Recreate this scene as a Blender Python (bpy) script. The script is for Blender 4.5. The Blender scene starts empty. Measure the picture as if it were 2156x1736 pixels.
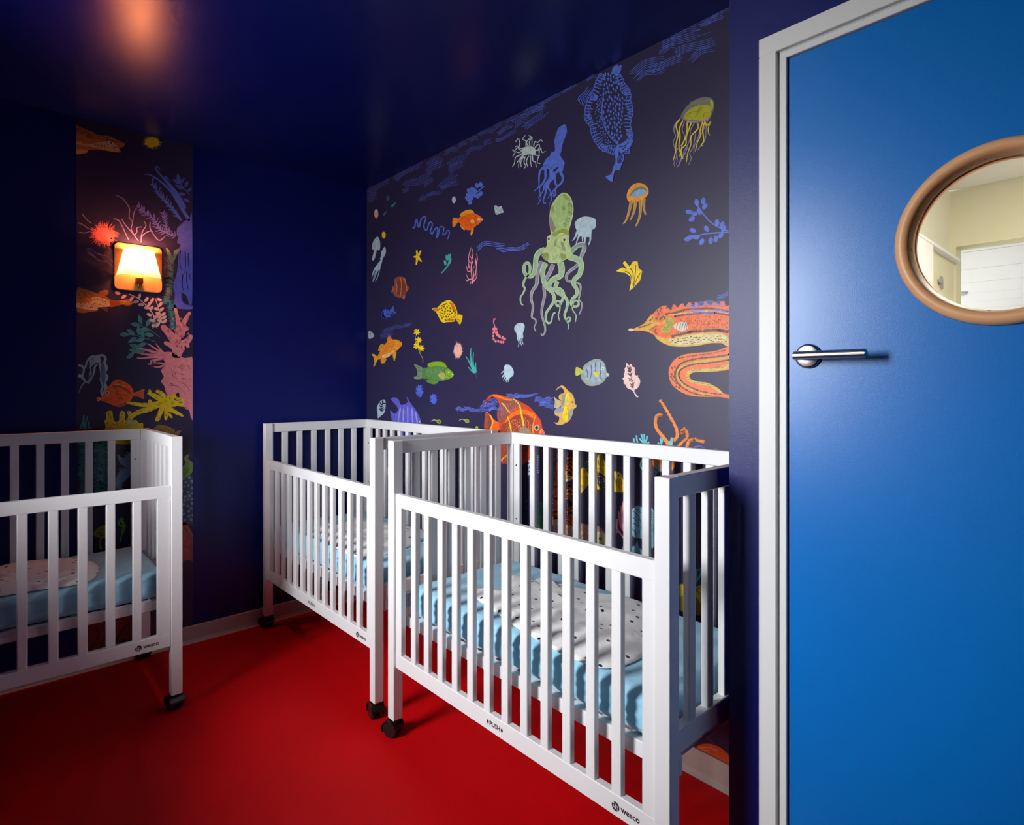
import bpy, bmesh, math, random
from mathutils import Vector, Matrix, noise
random.seed(7)

# ------------------------------------------------------------------ camera
CAM_H = 1.295
VP_LEFT, VP_RIGHT, HORIZON, CX = -48.0, 2430.0, 810.0, 1078.0
FPX = math.sqrt((CX - VP_LEFT) * (VP_RIGHT - CX))
ANG = math.atan2(CX - VP_LEFT, FPX)
FWD = Vector((-math.cos(ANG), math.sin(ANG), 0)); RGT = Vector((math.sin(ANG), math.cos(ANG), 0))
EYE = Vector((0, 0, CAM_H))
scene = bpy.context.scene
COL = scene.collection
cam_data = bpy.data.cameras.new('camera'); cam = bpy.data.objects.new('camera', cam_data); COL.objects.link(cam)
cam.location = EYE; cam.rotation_euler = (math.pi / 2, 0, math.pi / 2 - ANG)
cam_data.sensor_fit = 'HORIZONTAL'; cam_data.sensor_width = 36.0; cam_data.lens = 36.0 * FPX / 2156.0
cam_data.shift_y = -(868.0 - HORIZON) / 2156.0
cam_data.clip_start = 0.02
scene.camera = cam

# ------------------------------------------------------------------ world, daylight, exposure
WIN_X0, WIN_X1, WIN_Z0, WIN_Z1, WIN_Y = -2.12, -1.32, 1.10, 2.30, -0.80
REVEAL = 0.36                            # unseen window reveal, made this deep to cut daylight on the left floor
world = bpy.data.worlds.new('overcast_sky'); scene.world = world; world.use_nodes = True
bg = world.node_tree.nodes['Background']; bg.inputs['Strength'].default_value = 52.0
_wt = world.node_tree; _tc = _wt.nodes.new('ShaderNodeTexCoord'); _sx = _wt.nodes.new('ShaderNodeSeparateXYZ'); _rp = _wt.nodes.new('ShaderNodeValToRGB')
_wt.links.new(_tc.outputs['Generated'], _sx.inputs['Vector']); _mr = _wt.nodes.new('ShaderNodeMapRange'); _mr.inputs['From Min'].default_value = -1.0
_wt.links.new(_sx.outputs['Z'], _mr.inputs['Value']); _wt.links.new(_mr.outputs['Result'], _rp.inputs['Fac']); _wt.links.new(_rp.outputs['Color'], bg.inputs['Color'])
_rp.color_ramp.elements[0].position = 0.48; _rp.color_ramp.elements[0].color = (0.36, 0.36, 0.35, 1)      # ground
_rp.color_ramp.elements[1].position = 0.53; _rp.color_ramp.elements[1].color = (0.95, 0.975, 1.0, 1)     # bright overcast sky
def area_light(name, loc, size_x, size_y, rot, energy=0.0, color=(1, 1, 1), portal=False):
    l = bpy.data.lights.new(name, 'AREA'); l.shape = 'RECTANGLE'; l.size = size_x; l.size_y = size_y
    l.energy = energy; l.color = color
    if portal: l.cycles.is_portal = True
    o = bpy.data.objects.new(name, l); COL.objects.link(o); o.location = loc; o.rotation_euler = rot
    return o
area_light('daylight_portal', ((WIN_X0 + WIN_X1) / 2, WIN_Y - REVEAL - 0.02, (WIN_Z0 + WIN_Z1) / 2), WIN_X1 - WIN_X0 + .04, WIN_Z1 - WIN_Z0 + .04,
           (math.pi / 2, 0, 0), portal=True)
area_light('hall_fill_light', (0.1, 2.6, 2.46), 0.6, 1.2, (0, 0, 0), energy=56, color=(1.0, 0.93, 0.74))  # added fill below the hall ceiling, no fixture modelled
area_light('far_room_fill', (0.6, 8.2, 1.0), 3.0, 3.0, (math.pi, 0, 0), energy=13, color=(0.80, 0.90, 1.0))  # added upward fill that brightens the far ceiling, not a real lamp
scene.view_settings.view_transform = 'Standard'
scene.view_settings.look = 'None'
scene.view_settings.exposure = 0.0
scene.view_settings.gamma = 1.0
scene.view_settings.use_curve_mapping = False
scene.cycles.use_denoising = True
scene.cycles.max_bounces = 6; scene.cycles.diffuse_bounces = 4; scene.cycles.glossy_bounces = 3; scene.cycles.transmission_bounces = 4; scene.cycles.transparent_max_bounces = 6
scene.cycles.use_adaptive_sampling = True; scene.cycles.adaptive_threshold = 0.08; scene.cycles.adaptive_min_samples = 16
scene.cycles.caustics_reflective = False; scene.cycles.caustics_refractive = False
scene.cycles.sample_clamp_indirect = 6.0

# ------------------------------------------------------------------ helpers
def s2l(c):
    c = c / 255.0
    return c / 12.92 if c <= 0.04045 else ((c + 0.055) / 1.055) ** 2.4
def rgb(r, g, b): return (s2l(r), s2l(g), s2l(b), 1.0)
def ray(x, y): return FWD + RGT * ((x - CX) / FPX) + Vector((0, 0, 1)) * ((HORIZON - y) / FPX)
def on_y(x, y, Y): r = ray(x, y); return EYE + r * (Y / r.y)
def on_x(x, y, X): r = ray(x, y); return EYE + r * (X / r.x)
def on_z(x, y, Z): r = ray(x, y); return EYE + r * ((Z - CAM_H) / r.z)

class Mat:
    def __init__(self, name):
        self.m = bpy.data.materials.new(name); self.m.use_nodes = True
        self.t = self.m.node_tree; self.n = self.t.nodes; self.b = self.n['Principled BSDF']
    def node(self, kind, **kw):
        n = self.n.new(kind)
        for k, v in kw.items(): setattr(n, k, v)
        return n
    def link(self, a, b): self.t.links.new(a, b)
    def set(self, **kw):
        for k, v in kw.items(): self.b.inputs[k].default_value = v
        return self
def paint(name, color, rough=0.5, var=0.06, scale=6.0, bump=0.02, bscale=350.0, spec=0.5, metal=0.0, coat=0.0):
    """painted surface: slight blotchy tone, roller grain as bump"""
    M = Mat(name); M.set(Roughness=rough, Metallic=metal)
    M.b.inputs['Specular IOR Level'].default_value = spec
    M.b.inputs['Coat Weight'].default_value = coat
    tc = M.node('ShaderNodeTexCoord')
    nz = M.node('ShaderNodeTexNoise'); nz.inputs['Scale'].default_value = scale; nz.inputs['Detail'].default_value = 4
    M.link(tc.outputs['Object'], nz.inputs['Vector'])
    mix = M.node('ShaderNodeMix', data_type='RGBA')
    c = Vector(color[:3])
    mix.inputs['A'].default_value = (*(c * (1 - var)), 1); mix.inputs['B'].default_value = (*(c * (1 + var)), 1)
    M.link(nz.outputs['Fac'], mix.inputs['Factor']); M.link(mix.outputs['Result'], M.b.inputs['Base Color'])
    if bump:
        n2 = M.node('ShaderNodeTexNoise'); n2.inputs['Scale'].default_value = bscale; n2.inputs['Detail'].default_value = 2
        M.link(tc.outputs['Object'], n2.inputs['Vector'])
        b = M.node('ShaderNodeBump'); b.inputs['Strength'].default_value = bump; b.inputs['Distance'].default_value = 0.002
        M.link(n2.outputs['Fac'], b.inputs['Height']); M.link(b.outputs['Normal'], M.b.inputs['Normal'])
    return M.m

def obj(name, mesh, mat=None, parent=None, smooth=False, label=None, category=None, kind=None, group=None):
    o = bpy.data.objects.new(name, mesh); COL.objects.link(o)
    if mat is not None and len(mesh.materials) == 0: mesh.materials.append(mat)
    if parent is not None: o.parent = parent
    if smooth:
        for p in mesh.polygons: p.use_smooth = True
    if label: o['label'] = label
    if category: o['category'] = category
    if kind: o['kind'] = kind
    if group: o['group'] = group
    return o
def empty(name, loc=(0, 0, 0), rz=0.0, **props):
    o = bpy.data.objects.new(name, None); COL.objects.link(o); o.location = loc; o.rotation_euler = (0, 0, rz)
    o.empty_display_size = 0.1
    for k, v in props.items(): o[k] = v
    return o
def to_mesh(bm, name):
    me = bpy.data.meshes.new(name); bmesh.ops.recalc_face_normals(bm, faces=bm.faces); bm.to_mesh(me); bm.free(); return me
def add_box(bm, x0, x1, y0, y1, z0, z1, bevel=0.0, seg=1):
    m = Matrix.Translation(((x0 + x1) / 2, (y0 + y1) / 2, (z0 + z1) / 2)) @ Matrix.Diagonal((x1 - x0, y1 - y0, z1 - z0, 1))
    r = bmesh.ops.create_cube(bm, size=1.0, matrix=m)
    if bevel:
        es = list({e for v in r['verts'] for e in v.link_edges})
        bmesh.ops.bevel(bm, geom=es, offset=bevel, segments=seg, affect='EDGES', profile=0.5)
def box_mesh(name, *b, bevel=0.0, seg=1):
    bm = bmesh.new(); add_box(bm, *b, bevel=bevel, seg=seg); return to_mesh(bm, name)
def boxes_mesh(name, lst, bevel=0.0):
    bm = bmesh.new()
    for b in lst: add_box(bm, *b, bevel=bevel)
    return to_mesh(bm, name)
def add_cyl(bm, p0, p1, r0, r1=None, seg=24, caps=True):
    r1 = r0 if r1 is None else r1
    p0, p1 = Vector(p0), Vector(p1); d = p1 - p0
    q = d.to_track_quat('Z', 'Y').to_matrix().to_4x4()
    bmesh.ops.create_cone(bm, cap_ends=caps, segments=seg, radius1=r0, radius2=r1, depth=d.length,
                          matrix=Matrix.Translation((p0 + p1) / 2) @ q)
def lathe(name, prof, seg=48, axis='Y', closed=False):
    """prof: list of (radius, height along axis)"""
    vs, fs = [], []
    n = len(prof)
    for i in range(seg):
        a = 2 * math.pi * i / seg; c, s = math.cos(a), math.sin(a)
        for r, h in prof: vs.append((r * c, h, r * s) if axis == 'Y' else (r * c, r * s, h))
    for i in range(seg):
        j = (i + 1) % seg
        for k in range(n if closed else n - 1):
            l = (k + 1) % n
            fs.append((i * n + k, i * n + l, j * n + l, j * n + k))
    me = bpy.data.meshes.new(name); me.from_pydata(vs, [], fs)
    bm = bmesh.new(); bm.from_mesh(me); bmesh.ops.recalc_face_normals(bm, faces=bm.faces); bm.to_mesh(me); bm.free()
    return me

# ------------------------------------------------------------------ materials
NAVY = paint('navy_satin_wall_paint', (0.0014, 0.0062, 0.120), rough=0.40, var=0.10, scale=2.5, bump=0.10, bscale=420, spec=0.36)
NAVY_CEIL = paint('navy_satin_ceiling_paint', (0.0010, 0.0058, 0.112), rough=0.28, var=0.08, scale=2.0, bump=0.06, bscale=300, spec=0.55)
WHITE_LACQ = paint('white_lacquer', (0.80, 0.785, 0.79), rough=0.38, var=0.02, scale=5, bump=0.01, bscale=200)
WHITE_TRIM = paint('white_door_frame_paint', (0.78, 0.77, 0.76), rough=0.42, var=0.02, scale=5, bump=0.015, bscale=200)
DOOR_BLUE = paint('bright_blue_laminate', (0.0003, 0.165, 0.57), rough=0.31, var=0.05, scale=3, bump=0.08, bscale=500, spec=0.42)
SKIRT = paint('beige_vinyl_skirting', (0.56, 0.47, 0.42), rough=0.45, var=0.05, scale=8, bump=0.02)
BLACK_PLASTIC = paint('black_caster_plastic', (0.008, 0.008, 0.009), rough=0.28, var=0.1, bump=0.0)
DARK_BROWN = paint('bare_door_edge_wood', (0.10, 0.045, 0.02), rough=0.6, var=0.2, scale=40, bump=0.02)
PRINT_BLACK = paint('black_pad_print_ink', (0.02, 0.02, 0.022), rough=0.5, var=0.05, bump=0.0)
STEEL = paint('brushed_stainless_steel', (0.55, 0.53, 0.51), rough=0.27, var=0.06, scale=90, bump=0.02, metal=1.0)
CREAM = paint('cream_hall_paint', (0.72, 0.68, 0.47), rough=0.6, var=0.02, bump=0.01)
CREAM_LIGHT = paint('pale_cream_hall_paint', (0.80, 0.77, 0.62), rough=0.6, var=0.02, bump=0.01)
HALL_WHITE = paint('white_ceiling_tile', (0.80, 0.80, 0.78), rough=0.75, var=0.03, bump=0.03, bscale=150)
HALL_GREY = paint('grey_ceiling_grid', (0.52, 0.55, 0.58), rough=0.6, var=0.03, bump=0.0)
HALL_FLOOR = paint('pale_hall_floor', (0.62, 0.60, 0.55), rough=0.6, var=0.05, bump=0.0)
SCREW = paint('dark_screw_head', (0.05, 0.04, 0.03), rough=0.4, var=0.1, metal=0.8, bump=0.0)

def make_floor_mat():
    M = Mat('red_speckled_vinyl'); M.set(Roughness=0.62); M.b.inputs['Specular IOR Level'].default_value = 0.16
    tc = M.node('ShaderNodeTexCoord')
    n1 = M.node('ShaderNodeTexNoise'); n1.inputs['Scale'].default_value = 2.2; n1.inputs['Detail'].default_value = 3
    n2 = M.node('ShaderNodeTexNoise'); n2.inputs['Scale'].default_value = 260; n2.inputs['Detail'].default_value = 2
    for n in (n1, n2): M.link(tc.outputs['Object'], n.inputs['Vector'])
    mx = M.node('ShaderNodeMix', data_type='RGBA'); mx.inputs['A'].default_value = (0.72, 0.0006, 0.003, 1); mx.inputs['B'].default_value = (0.86, 0.002, 0.006, 1)
    mp = M.node('ShaderNodeMapRange'); mp.inputs['From Min'].default_value = .35; mp.inputs['From Max'].default_value = .65
    M.link(n2.outputs['Fac'], mp.inputs['Value']); M.link(mp.outputs['Result'], mx.inputs['Factor'])
    m2 = M.node('ShaderNodeMix', data_type='RGBA'); m2.blend_type = 'MULTIPLY'; m2.inputs['Factor'].default_value = .35
    M.link(mx.outputs['Result'], m2.inputs['A']); M.link(n1.outputs['Fac'], m2.inputs['B']); M.link(m2.outputs['Result'], M.b.inputs['Base Color'])
    v = M.node('ShaderNodeTexVoronoi'); v.inputs['Scale'].default_value = 330; M.link(tc.outputs['Object'], v.inputs['Vector'])
    b = M.node('ShaderNodeBump'); b.inputs['Strength'].default_value = .25; b.inputs['Distance'].default_value = .001
    M.link(v.outputs['Distance'], b.inputs['Height']); M.link(b.outputs['Normal'], M.b.inputs['Normal'])
    return M.m
FLOOR_MAT = make_floor_mat()

def make_wood(name, c1, c2, scale=(3, 60, 60), rough=0.42):
    M = Mat(name); M.set(Roughness=rough)
    tc = M.node('ShaderNodeTexCoord'); mp = M.node('ShaderNodeMapping'); mp.inputs['Scale'].default_value = scale
    M.link(tc.outputs['Object'], mp.inputs['Vector'])
    n = M.node('ShaderNodeTexNoise'); n.inputs['Scale'].default_value = 2.0; n.inputs['Detail'].default_value = 5; n.inputs['Distortion'].default_value = .6
    M.link(mp.outputs['Vector'], n.inputs['Vector'])
    r = M.node('ShaderNodeMapRange'); r.inputs['From Min'].default_value = .3; r.inputs['From Max'].default_value = .7
    M.link(n.outputs['Fac'], r.inputs['Value'])
    mx = M.node('ShaderNodeMix', data_type='RGBA'); mx.inputs['A'].default_value = c1; mx.inputs['B'].default_value = c2
    M.link(r.outputs['Result'], mx.inputs['Factor']); M.link(mx.outputs['Result'], M.b.inputs['Base Color'])
    b = M.node('ShaderNodeBump'); b.inputs['Strength'].default_value = .06; b.inputs['Distance'].default_value = .001
    M.link(n.outputs['Fac'], b.inputs['Height']); M.link(b.outputs['Normal'], M.b.inputs['Normal'])
    return M.m
BEECH = make_wood('oiled_beech', (0.78, 0.39, 0.18, 1), (0.86, 0.46, 0.22, 1), scale=(6, 6, 60))
PLY = make_wood('pale_plywood', (0.44, 0.27, 0.09, 1), (0.52, 0.33, 0.12, 1), scale=(40, 40, 4))
RAW_TOP = make_wood('bare_rail_edge_wood', (0.45, 0.27, 0.17, 1), (0.55, 0.35, 0.23, 1), scale=(40, 6, 40))

def make_cloth(name, color, var=.06, dots=False, bscale=16.0, bstr=.35):
    M = Mat(name); M.set(Roughness=.9); M.b.inputs['Sheen Weight'].default_value = .25; M.b.inputs['Specular IOR Level'].default_value = .15
    tc = M.node('ShaderNodeTexCoord')
    n = M.node('ShaderNodeTexNoise'); n.inputs['Scale'].default_value = bscale; n.inputs['Detail'].default_value = 3; n.inputs['Distortion'].default_value = .8
    M.link(tc.outputs['Object'], n.inputs['Vector'])
    w = M.node('ShaderNodeTexNoise'); w.inputs['Scale'].default_value = 900; M.link(tc.outputs['Object'], w.inputs['Vector'])
    add = M.node('ShaderNodeMath', operation='MULTIPLY_ADD'); add.inputs[1].default_value = .05
    M.link(w.outputs['Fac'], add.inputs[0]); M.link(n.outputs['Fac'], add.inputs[2])
    b = M.node('ShaderNodeBump'); b.inputs['Strength'].default_value = bstr; b.inputs['Distance'].default_value = .012
    M.link(add.outputs['Value'], b.inputs['Height']); M.link(b.outputs['Normal'], M.b.inputs['Normal'])
    mx = M.node('ShaderNodeMix', data_type='RGBA'); c = Vector(color)
    mx.inputs['A'].default_value = (*(c * (1 - var)), 1); mx.inputs['B'].default_value = (*(c * (1 + var)), 1)
    M.link(w.outputs['Fac'], mx.inputs['Factor'])
    out = mx.outputs['Result']
    if dots:                                                  # scattered black seed-shaped print
        mp = M.node('ShaderNodeMapping'); mp.inputs['Scale'].default_value = (1.0, 1.35, .2); M.link(tc.outputs['Object'], mp.inputs['Vector'])
        v = M.node('ShaderNodeTexVoronoi', voronoi_dimensions='2D'); v.inputs['Scale'].default_value = 15.0; v.inputs['Randomness'].default_value = .85
        M.link(mp.outputs['Vector'], v.inputs['Vector'])
        lt = M.node('ShaderNodeMath', operation='LESS_THAN'); lt.inputs[1].default_value = .095; M.link(v.outputs['Distance'], lt.inputs[0])
        m2 = M.node('ShaderNodeMix', data_type='RGBA'); m2.inputs['B'].default_value = (.012, .012, .02, 1)
        M.link(lt.outputs['Value'], m2.inputs['Factor']); M.link(out, m2.inputs['A']); out = m2.outputs['Result']
    M.link(out, M.b.inputs['Base Color'])
    return M.m
SHEET = make_cloth('light_blue_fitted_sheet', (0.31, 0.60, 0.77))
SACK = make_cloth('white_dotted_cotton', (0.82, 0.80, 0.78), var=.03, dots=True, bscale=22, bstr=.3)
WALLPAPER = paint('dark_wallpaper_ground', (0.023, 0.0175, 0.064), rough=0.46, var=0.05, scale=3, bump=0.10, bscale=600, spec=0.5)

def make_glass(name):
    M = Mat(name); t = M.node('ShaderNodeBsdfTransparent'); g = M.node('ShaderNodeBsdfGlossy'); g.inputs['Roughness'].default_value = .02
    f = M.node('ShaderNodeFresnel'); f.inputs['IOR'].default_value = 1.45
    mx = M.node('ShaderNodeMixShader'); M.link(f.outputs['Fac'], mx.inputs['Fac']); M.link(t.outputs['BSDF'], mx.inputs[1]); M.link(g.outputs['BSDF'], mx.inputs[2])
    M.link(mx.outputs['Shader'], M.n['Material Output'].inputs['Surface'])
    return M.m
GLASS = make_glass('clear_glass')

# ------------------------------------------------------------------ the room
XL, YM, HC = -3.267, 1.771, 2.5          # lamp wall, mural wall, ceiling
YD, XN = 1.33, -0.686                    # door wall plane, end of the door wall
XR = 1.25
S = dict(kind='structure')
obj('floor', box_mesh('floor', XL - .1, XR + .1, WIN_Y - .1, YM + .1, -.08, 0), FLOOR_MAT, **S)
obj('ceiling', box_mesh('ceiling', XL - .1, XR + .1, WIN_Y - .1, YM + .1, HC, HC + .08), NAVY_CEIL, **S)
wall_left = obj('wall_left', box_mesh('wall_left', XL - .1, XL, WIN_Y - .1, YM + .1, 0, HC), NAVY, **S)
wall_back = obj('wall_back', box_mesh('wall_back', XL, XN + .12, YM, YM + .1, 0, HC), NAVY, **S)
DX0, DX1, DZ = -0.566, 0.31, 2.042       # rough door opening
obj('wall_right', boxes_mesh('wall_right', [(XN, DX0, YD, YM + .1, 0, HC), (DX1, XR + .1, YD, YD + .12, 0, HC), (DX0, DX1, YD, YD + .12, DZ, HC)]), NAVY, **S)
obj('wall_side', box_mesh('wall_side', XR, XR + .1, WIN_Y - .1, YD, 0, HC), NAVY, **S)
obj('wall_front', boxes_mesh('wall_front', [(XL, WIN_X0, WIN_Y - REVEAL, WIN_Y, 0, HC), (WIN_X1, XR, WIN_Y - REVEAL, WIN_Y, 0, HC),
    (WIN_X0, WIN_X1, WIN_Y - REVEAL, WIN_Y, 0, WIN_Z0), (WIN_X0, WIN_X1, WIN_Y - REVEAL, WIN_Y, WIN_Z1, HC)]), NAVY, **S)
win = obj('window_1', box_mesh('window_1', WIN_X0 + .05, WIN_X1 - .05, WIN_Y - REVEAL + .015, WIN_Y - REVEAL + .019, WIN_Z0 + .05, WIN_Z1 - .05), GLASS, **S)
fr = WIN_Y - REVEAL + .005
obj('window_frame', boxes_mesh('window_frame', [(WIN_X0, WIN_X0 + .05, fr, fr + .05, WIN_Z0, WIN_Z1), (WIN_X1 - .05, WIN_X1, fr, fr + .05, WIN_Z0, WIN_Z1),
    (WIN_X0 + .05, WIN_X1 - .05, fr, fr + .05, WIN_Z0, WIN_Z0 + .05), (WIN_X0 + .05, WIN_X1 - .05, fr, fr + .05, WIN_Z1 - .05, WIN_Z1)]), WHITE_TRIM, win)

def skirting(name, length, height=.085):
    """vinyl skirting profile with a small cove at the floor, runs along +X, faces -Y"""
    prof = [(0, 0), (-.020, 0), (-.013, .006), (-.009, .018), (-.008, height - .003), (-.005, height), (0, height)]
    vs = [(x, y, z) for x in (0, length) for y, z in prof]; n = len(prof)
    fs = [(i, (i + 1) % n, n + (i + 1) % n, n + i) for i in range(n)] + [tuple(range(n)), tuple(range(2 * n - 1, n - 1, -1))]
    me = bpy.data.meshes.new(name); me.from_pydata(vs, [], fs)
    bm = bmesh.new(); bm.from_mesh(me); bmesh.ops.recalc_face_normals(bm, faces=bm.faces); bm.to_mesh(me); bm.free()
    return me
b1 = obj('baseboard_back', skirting('baseboard_back', XN - XL), SKIRT, **S); b1.location = (XL, YM, 0)
b2 = obj('baseboard_left', skirting('baseboard_left', YM - WIN_Y), SKIRT, **S); b2.location = (XL, WIN_Y, 0); b2.rotation_euler = (0, 0, math.pi / 2)

# ------------------------------------------------------------------ door
JX0, LX0, LX1 = -0.566, -0.5455, 0.285
door_parts = []
def frame3(x_out, x_in, x_in2, x_out2, z_in, z_out, y0, y1, bevel=.0015):
    bm = bmesh.new()
    add_box(bm, x_out, x_in, y0, y1, 0, z_in, bevel); add_box(bm, x_in2, x_out2, y0, y1, 0, z_in, bevel)
    add_box(bm, x_out, x_out2, y0, y1, z_in, z_out, bevel)
    return to_mesh(bm, 'frame')
trim = obj('trim_1', frame3(-.608, -.5685, .308, .348, 2.0395, 2.081, YD - .014, YD), WHITE_TRIM, **S)
obj('rebate', frame3(-.5685, -.562, .3015, .308, 2.033, 2.0395, YD - .004, YD + .12), HALL_GREY, trim)  # recessed step; its grey stands in for the shadow in the gap
obj('jamb', frame3(-.562, -.5475, .287, .3015, 2.0185, 2.033, YD - .010, YD + .12), WHITE_TRIM, trim)
leaf = None
def door_leaf():
    """leaf with a round hole for the porthole"""
    cx, cz, r = -0.1785, 1.5625, 0.142
    x0, x1, z0, z1 = LX0, LX1, 0.006, 2.0165
    seg = 64
    rim = [(cx + r * math.cos(2 * math.pi * i / seg), cz + r * math.sin(2 * math.pi * i / seg)) for i in range(seg)]
    def edge(px, pz):
        dx, dz = px - cx, pz - cz; t = []
        if dx: t.append(((x1 if dx > 0 else x0) - cx) / dx)
        if dz: t.append(((z1 if dz > 0 else z0) - cz) / dz)
        t = min(v for v in t if v > 0); return (cx + dx * t, cz + dz * t)
    vs, fs = [], []
    for y in (YD - .002, YD + .038):
        for i in range(seg):
            a = rim[i]; e = edge(*a)
            vs += [(a[0], y, a[1]), (e[0], y, e[1])]
    corners = {}
    for i in range(seg):
        j = (i + 1) % seg
        fs.append((2 * i, 2 * i + 1, 2 * j + 1, 2 * j)); o = 2 * seg
        fs.append((o + 2 * i, o + 2 * j, o + 2 * j + 1, o + 2 * i + 1))
        fs.append((2 * i, 2 * j, o + 2 * j, o + 2 * i)); fs.append((2 * i + 1, o + 2 * i + 1, o + 2 * j + 1, 2 * j + 1))
        a, b = vs[2 * i + 1], vs[2 * j + 1]
        if abs(a[0] - b[0]) > 1e-6 and abs(a[2] - b[2]) > 1e-6:      # fill the corner
            k = len(vs); cxn = x1 if max(a[0], b[0]) > x1 - 1e-5 else x0; czn = z1 if max(a[2], b[2]) > z1 - 1e-5 else z0
            vs += [(cxn, YD - .002, czn), (cxn, YD + .038, czn)]
            fs += [(2 * i + 1, k, 2 * j + 1), (o + 2 * i + 1, o + 2 * j + 1, k + 1), (2 * i + 1, o + 2 * i + 1, k + 1, k), (k, k + 1, o + 2 * j + 1, 2 * j + 1)]
    me = bpy.data.meshes.new('door_leaf'); me.from_pydata(vs, [], fs)
    bm = bmesh.new(); bm.from_mesh(me); bmesh.ops.recalc_face_normals(bm, faces=bm.faces); bm.to_mesh(me); bm.free()
    return me
door = obj('door_1', door_leaf(), DOOR_BLUE, label='bright blue door with a round wood-rimmed porthole and steel lever', **S)
obj('door_edge', box_mesh('door_edge', LX0 - .0015, LX0, YD + .002, YD + .036, .006, 2.016), DARK_BROWN, door)
# porthole: rounded beech ring, screwed, with glass
R0, R1 = 0.1635, 0.1345
prof = [(R0, YD - .001), (R0 - .001, YD - .010), (R0 - .006, YD - .0175), (R0 - .013, YD - .0205), (R0 - .020, YD - .0185), (R0 - .0245, YD - .012),
        (R1 + .0015, YD + .004), (R1, YD + .012), (R1 + .012, YD + .012), (R1 + .012, YD - .001)]
ring = obj('porthole_ring', lathe('porthole_ring', prof, 96, closed=True), BEECH, door, smooth=True, label='round beech rim of the porthole')
ring.location = (-.1785, 0, 1.5625)
prof2 = [(R0, YD + .037), (R0 - .003, YD + .052), (R0 - .014, YD + .057), (R0 - .024, YD + .050), (R1, YD + .030), (R1, YD + .020), (R1 + .011, YD + .020), (R1 + .011, YD + .037)]
ring2 = obj('porthole_ring', lathe('porthole_ring_rear', prof2, 64, closed=True), BEECH, door, smooth=True); ring2.location = (-.1785, 0, 1.5625)
gl = obj('porthole_glass', lathe('porthole_glass', [(0.0001, YD + .013), (R1 + .010, YD + .013), (R1 + .010, YD + .018), (0.0001, YD + .018)], 64), GLASS, door)
gl.location = (-.1785, 0, 1.5625)
bm = bmesh.new()
for a in (100, 183, 20, 262, 330):
    a = math.radians(a); r = R1 + .0045
    c = Vector((-.1785 + r * math.cos(a), YD - .0035, 1.5625 + r * math.sin(a)))
    nrm = Vector((-math.cos(a), -.6, -math.sin(a))).normalized()
    add_cyl(bm, c - nrm * .002, c + nrm * .0012, .0032, .0030, 12)
obj('rim_screws', to_mesh(bm, 'rim_screws'), SCREW, door)
# lever handle
HX, HZ = -.5035, 1.357
rose = obj('handle_rose', lathe('handle_rose', [(.0001, YD - .0105), (.022, YD - .0105), (.0258, YD - .009), (.0265, YD - .0065), (.0265, YD - .002), (.0001, YD - .002)], 48),
           STEEL, door, smooth=True, label='round brushed steel rose')
rose.location = (HX, 0, HZ)
def lever_mesh():
    bm = bmesh.new(); r = .0092
    pts = [Vector((HX, YD - .010, HZ)), Vector((HX, YD - .042, HZ))]
    add_cyl(bm, pts[0], pts[1], r, seg=24)
    yb = YD - .048
    add_cyl(bm, (HX - .013, yb, HZ), (HX + .125, yb, HZ), r, seg=28)
    es = [e for e in bm.edges if len(e.link_faces) == 2 and any(len(f.verts) > 10 for f in e.link_faces)]
    bmesh.ops.bevel(bm, geom=es, offset=.0012, segments=2, affect='EDGES')
    return to_mesh(bm, 'lever')
obj('door_lever', lever_mesh(), STEEL, door, smooth=False, label='straight brushed steel lever')

# ------------------------------------------------------------------ hall and room behind the porthole
HY0, HY1 = YD + .12, 4.48
hx0, hx1 = -0.858, 1.6
obj('wall_hall', boxes_mesh('wall_hall', [(hx0 - .1, hx0, HY0 + .35, HY1 + .1, 0, HC), (hx1, hx1 + .1, HY0, HY1 + .1, 0, HC)]), CREAM_LIGHT, **S)
obj('wall_bulkhead', boxes_mesh('wall_bulkhead', [(hx0, hx1, HY1, HY1 + .15, 2.15, HC + .1), (hx0 - .3, hx0 + .03, HY1, HY1 + .15, 0, 2.15)]), CREAM, **S)
hall_ceiling = obj('ceiling_hall', box_mesh('ceiling_hall', hx0 - .1, hx1 + .1, HY0, HY1, HC + .012, HC + .06), HALL_GREY, **S)
y = HY0 + .02
for i in range(5):
    for j, (a, b) in enumerate(((hx0, -.32), (-.28, .5), (.54, hx1))):
        obj('ceiling_panel', box_mesh('ceiling_panel', a, b, y, y + .585, HC - .002, HC + .012, bevel=.002), HALL_WHITE, hall_ceiling)
    y += .60
obj('floor_hall', box_mesh('floor_hall', hx0 - 2, 6, YM + .1, 14, -.08, 0), HALL_FLOOR, **S)
far_ceiling = obj('ceiling_far_room', box_mesh('ceiling_far_room', -3.2, 6, HY1 + .15, 14, HC + .02, HC + .1), HALL_GREY, **S)
y = HY1 + .15
for i in range(9):
    for a, b in ((-3.2, -.62), (-.60, .02), (.10, 1.9), (1.98, 6)):
        obj('ceiling_panel', box_mesh('ceiling_panel', a, b, y + .028, y + 1.0, HC, HC + .02, bevel=.003), HALL_WHITE, far_ceiling)
    y += 1.0
obj('wall_far_room', boxes_mesh('wall_far_room', [(-3.3, -3.2, HY1 + .15, 14, 0, HC + .1), (6, 6.1, HY1, 14, 0, HC + .1), (-3.2, 6, 14, 14.1, 0, HC + .1),
    (-3.2, hx0 - .3, HY1 + .05, HY1 + .15, 0, HC + .1), (hx1 + .1, 6, HY1 + .05, HY1 + .15, 0, HC + .1)]), HALL_WHITE, **S)
cup = empty('wall_cupboard', (hx0, 3.4, 0), label='cream cupboard seen through the porthole, one door open', category='cupboard')
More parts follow.
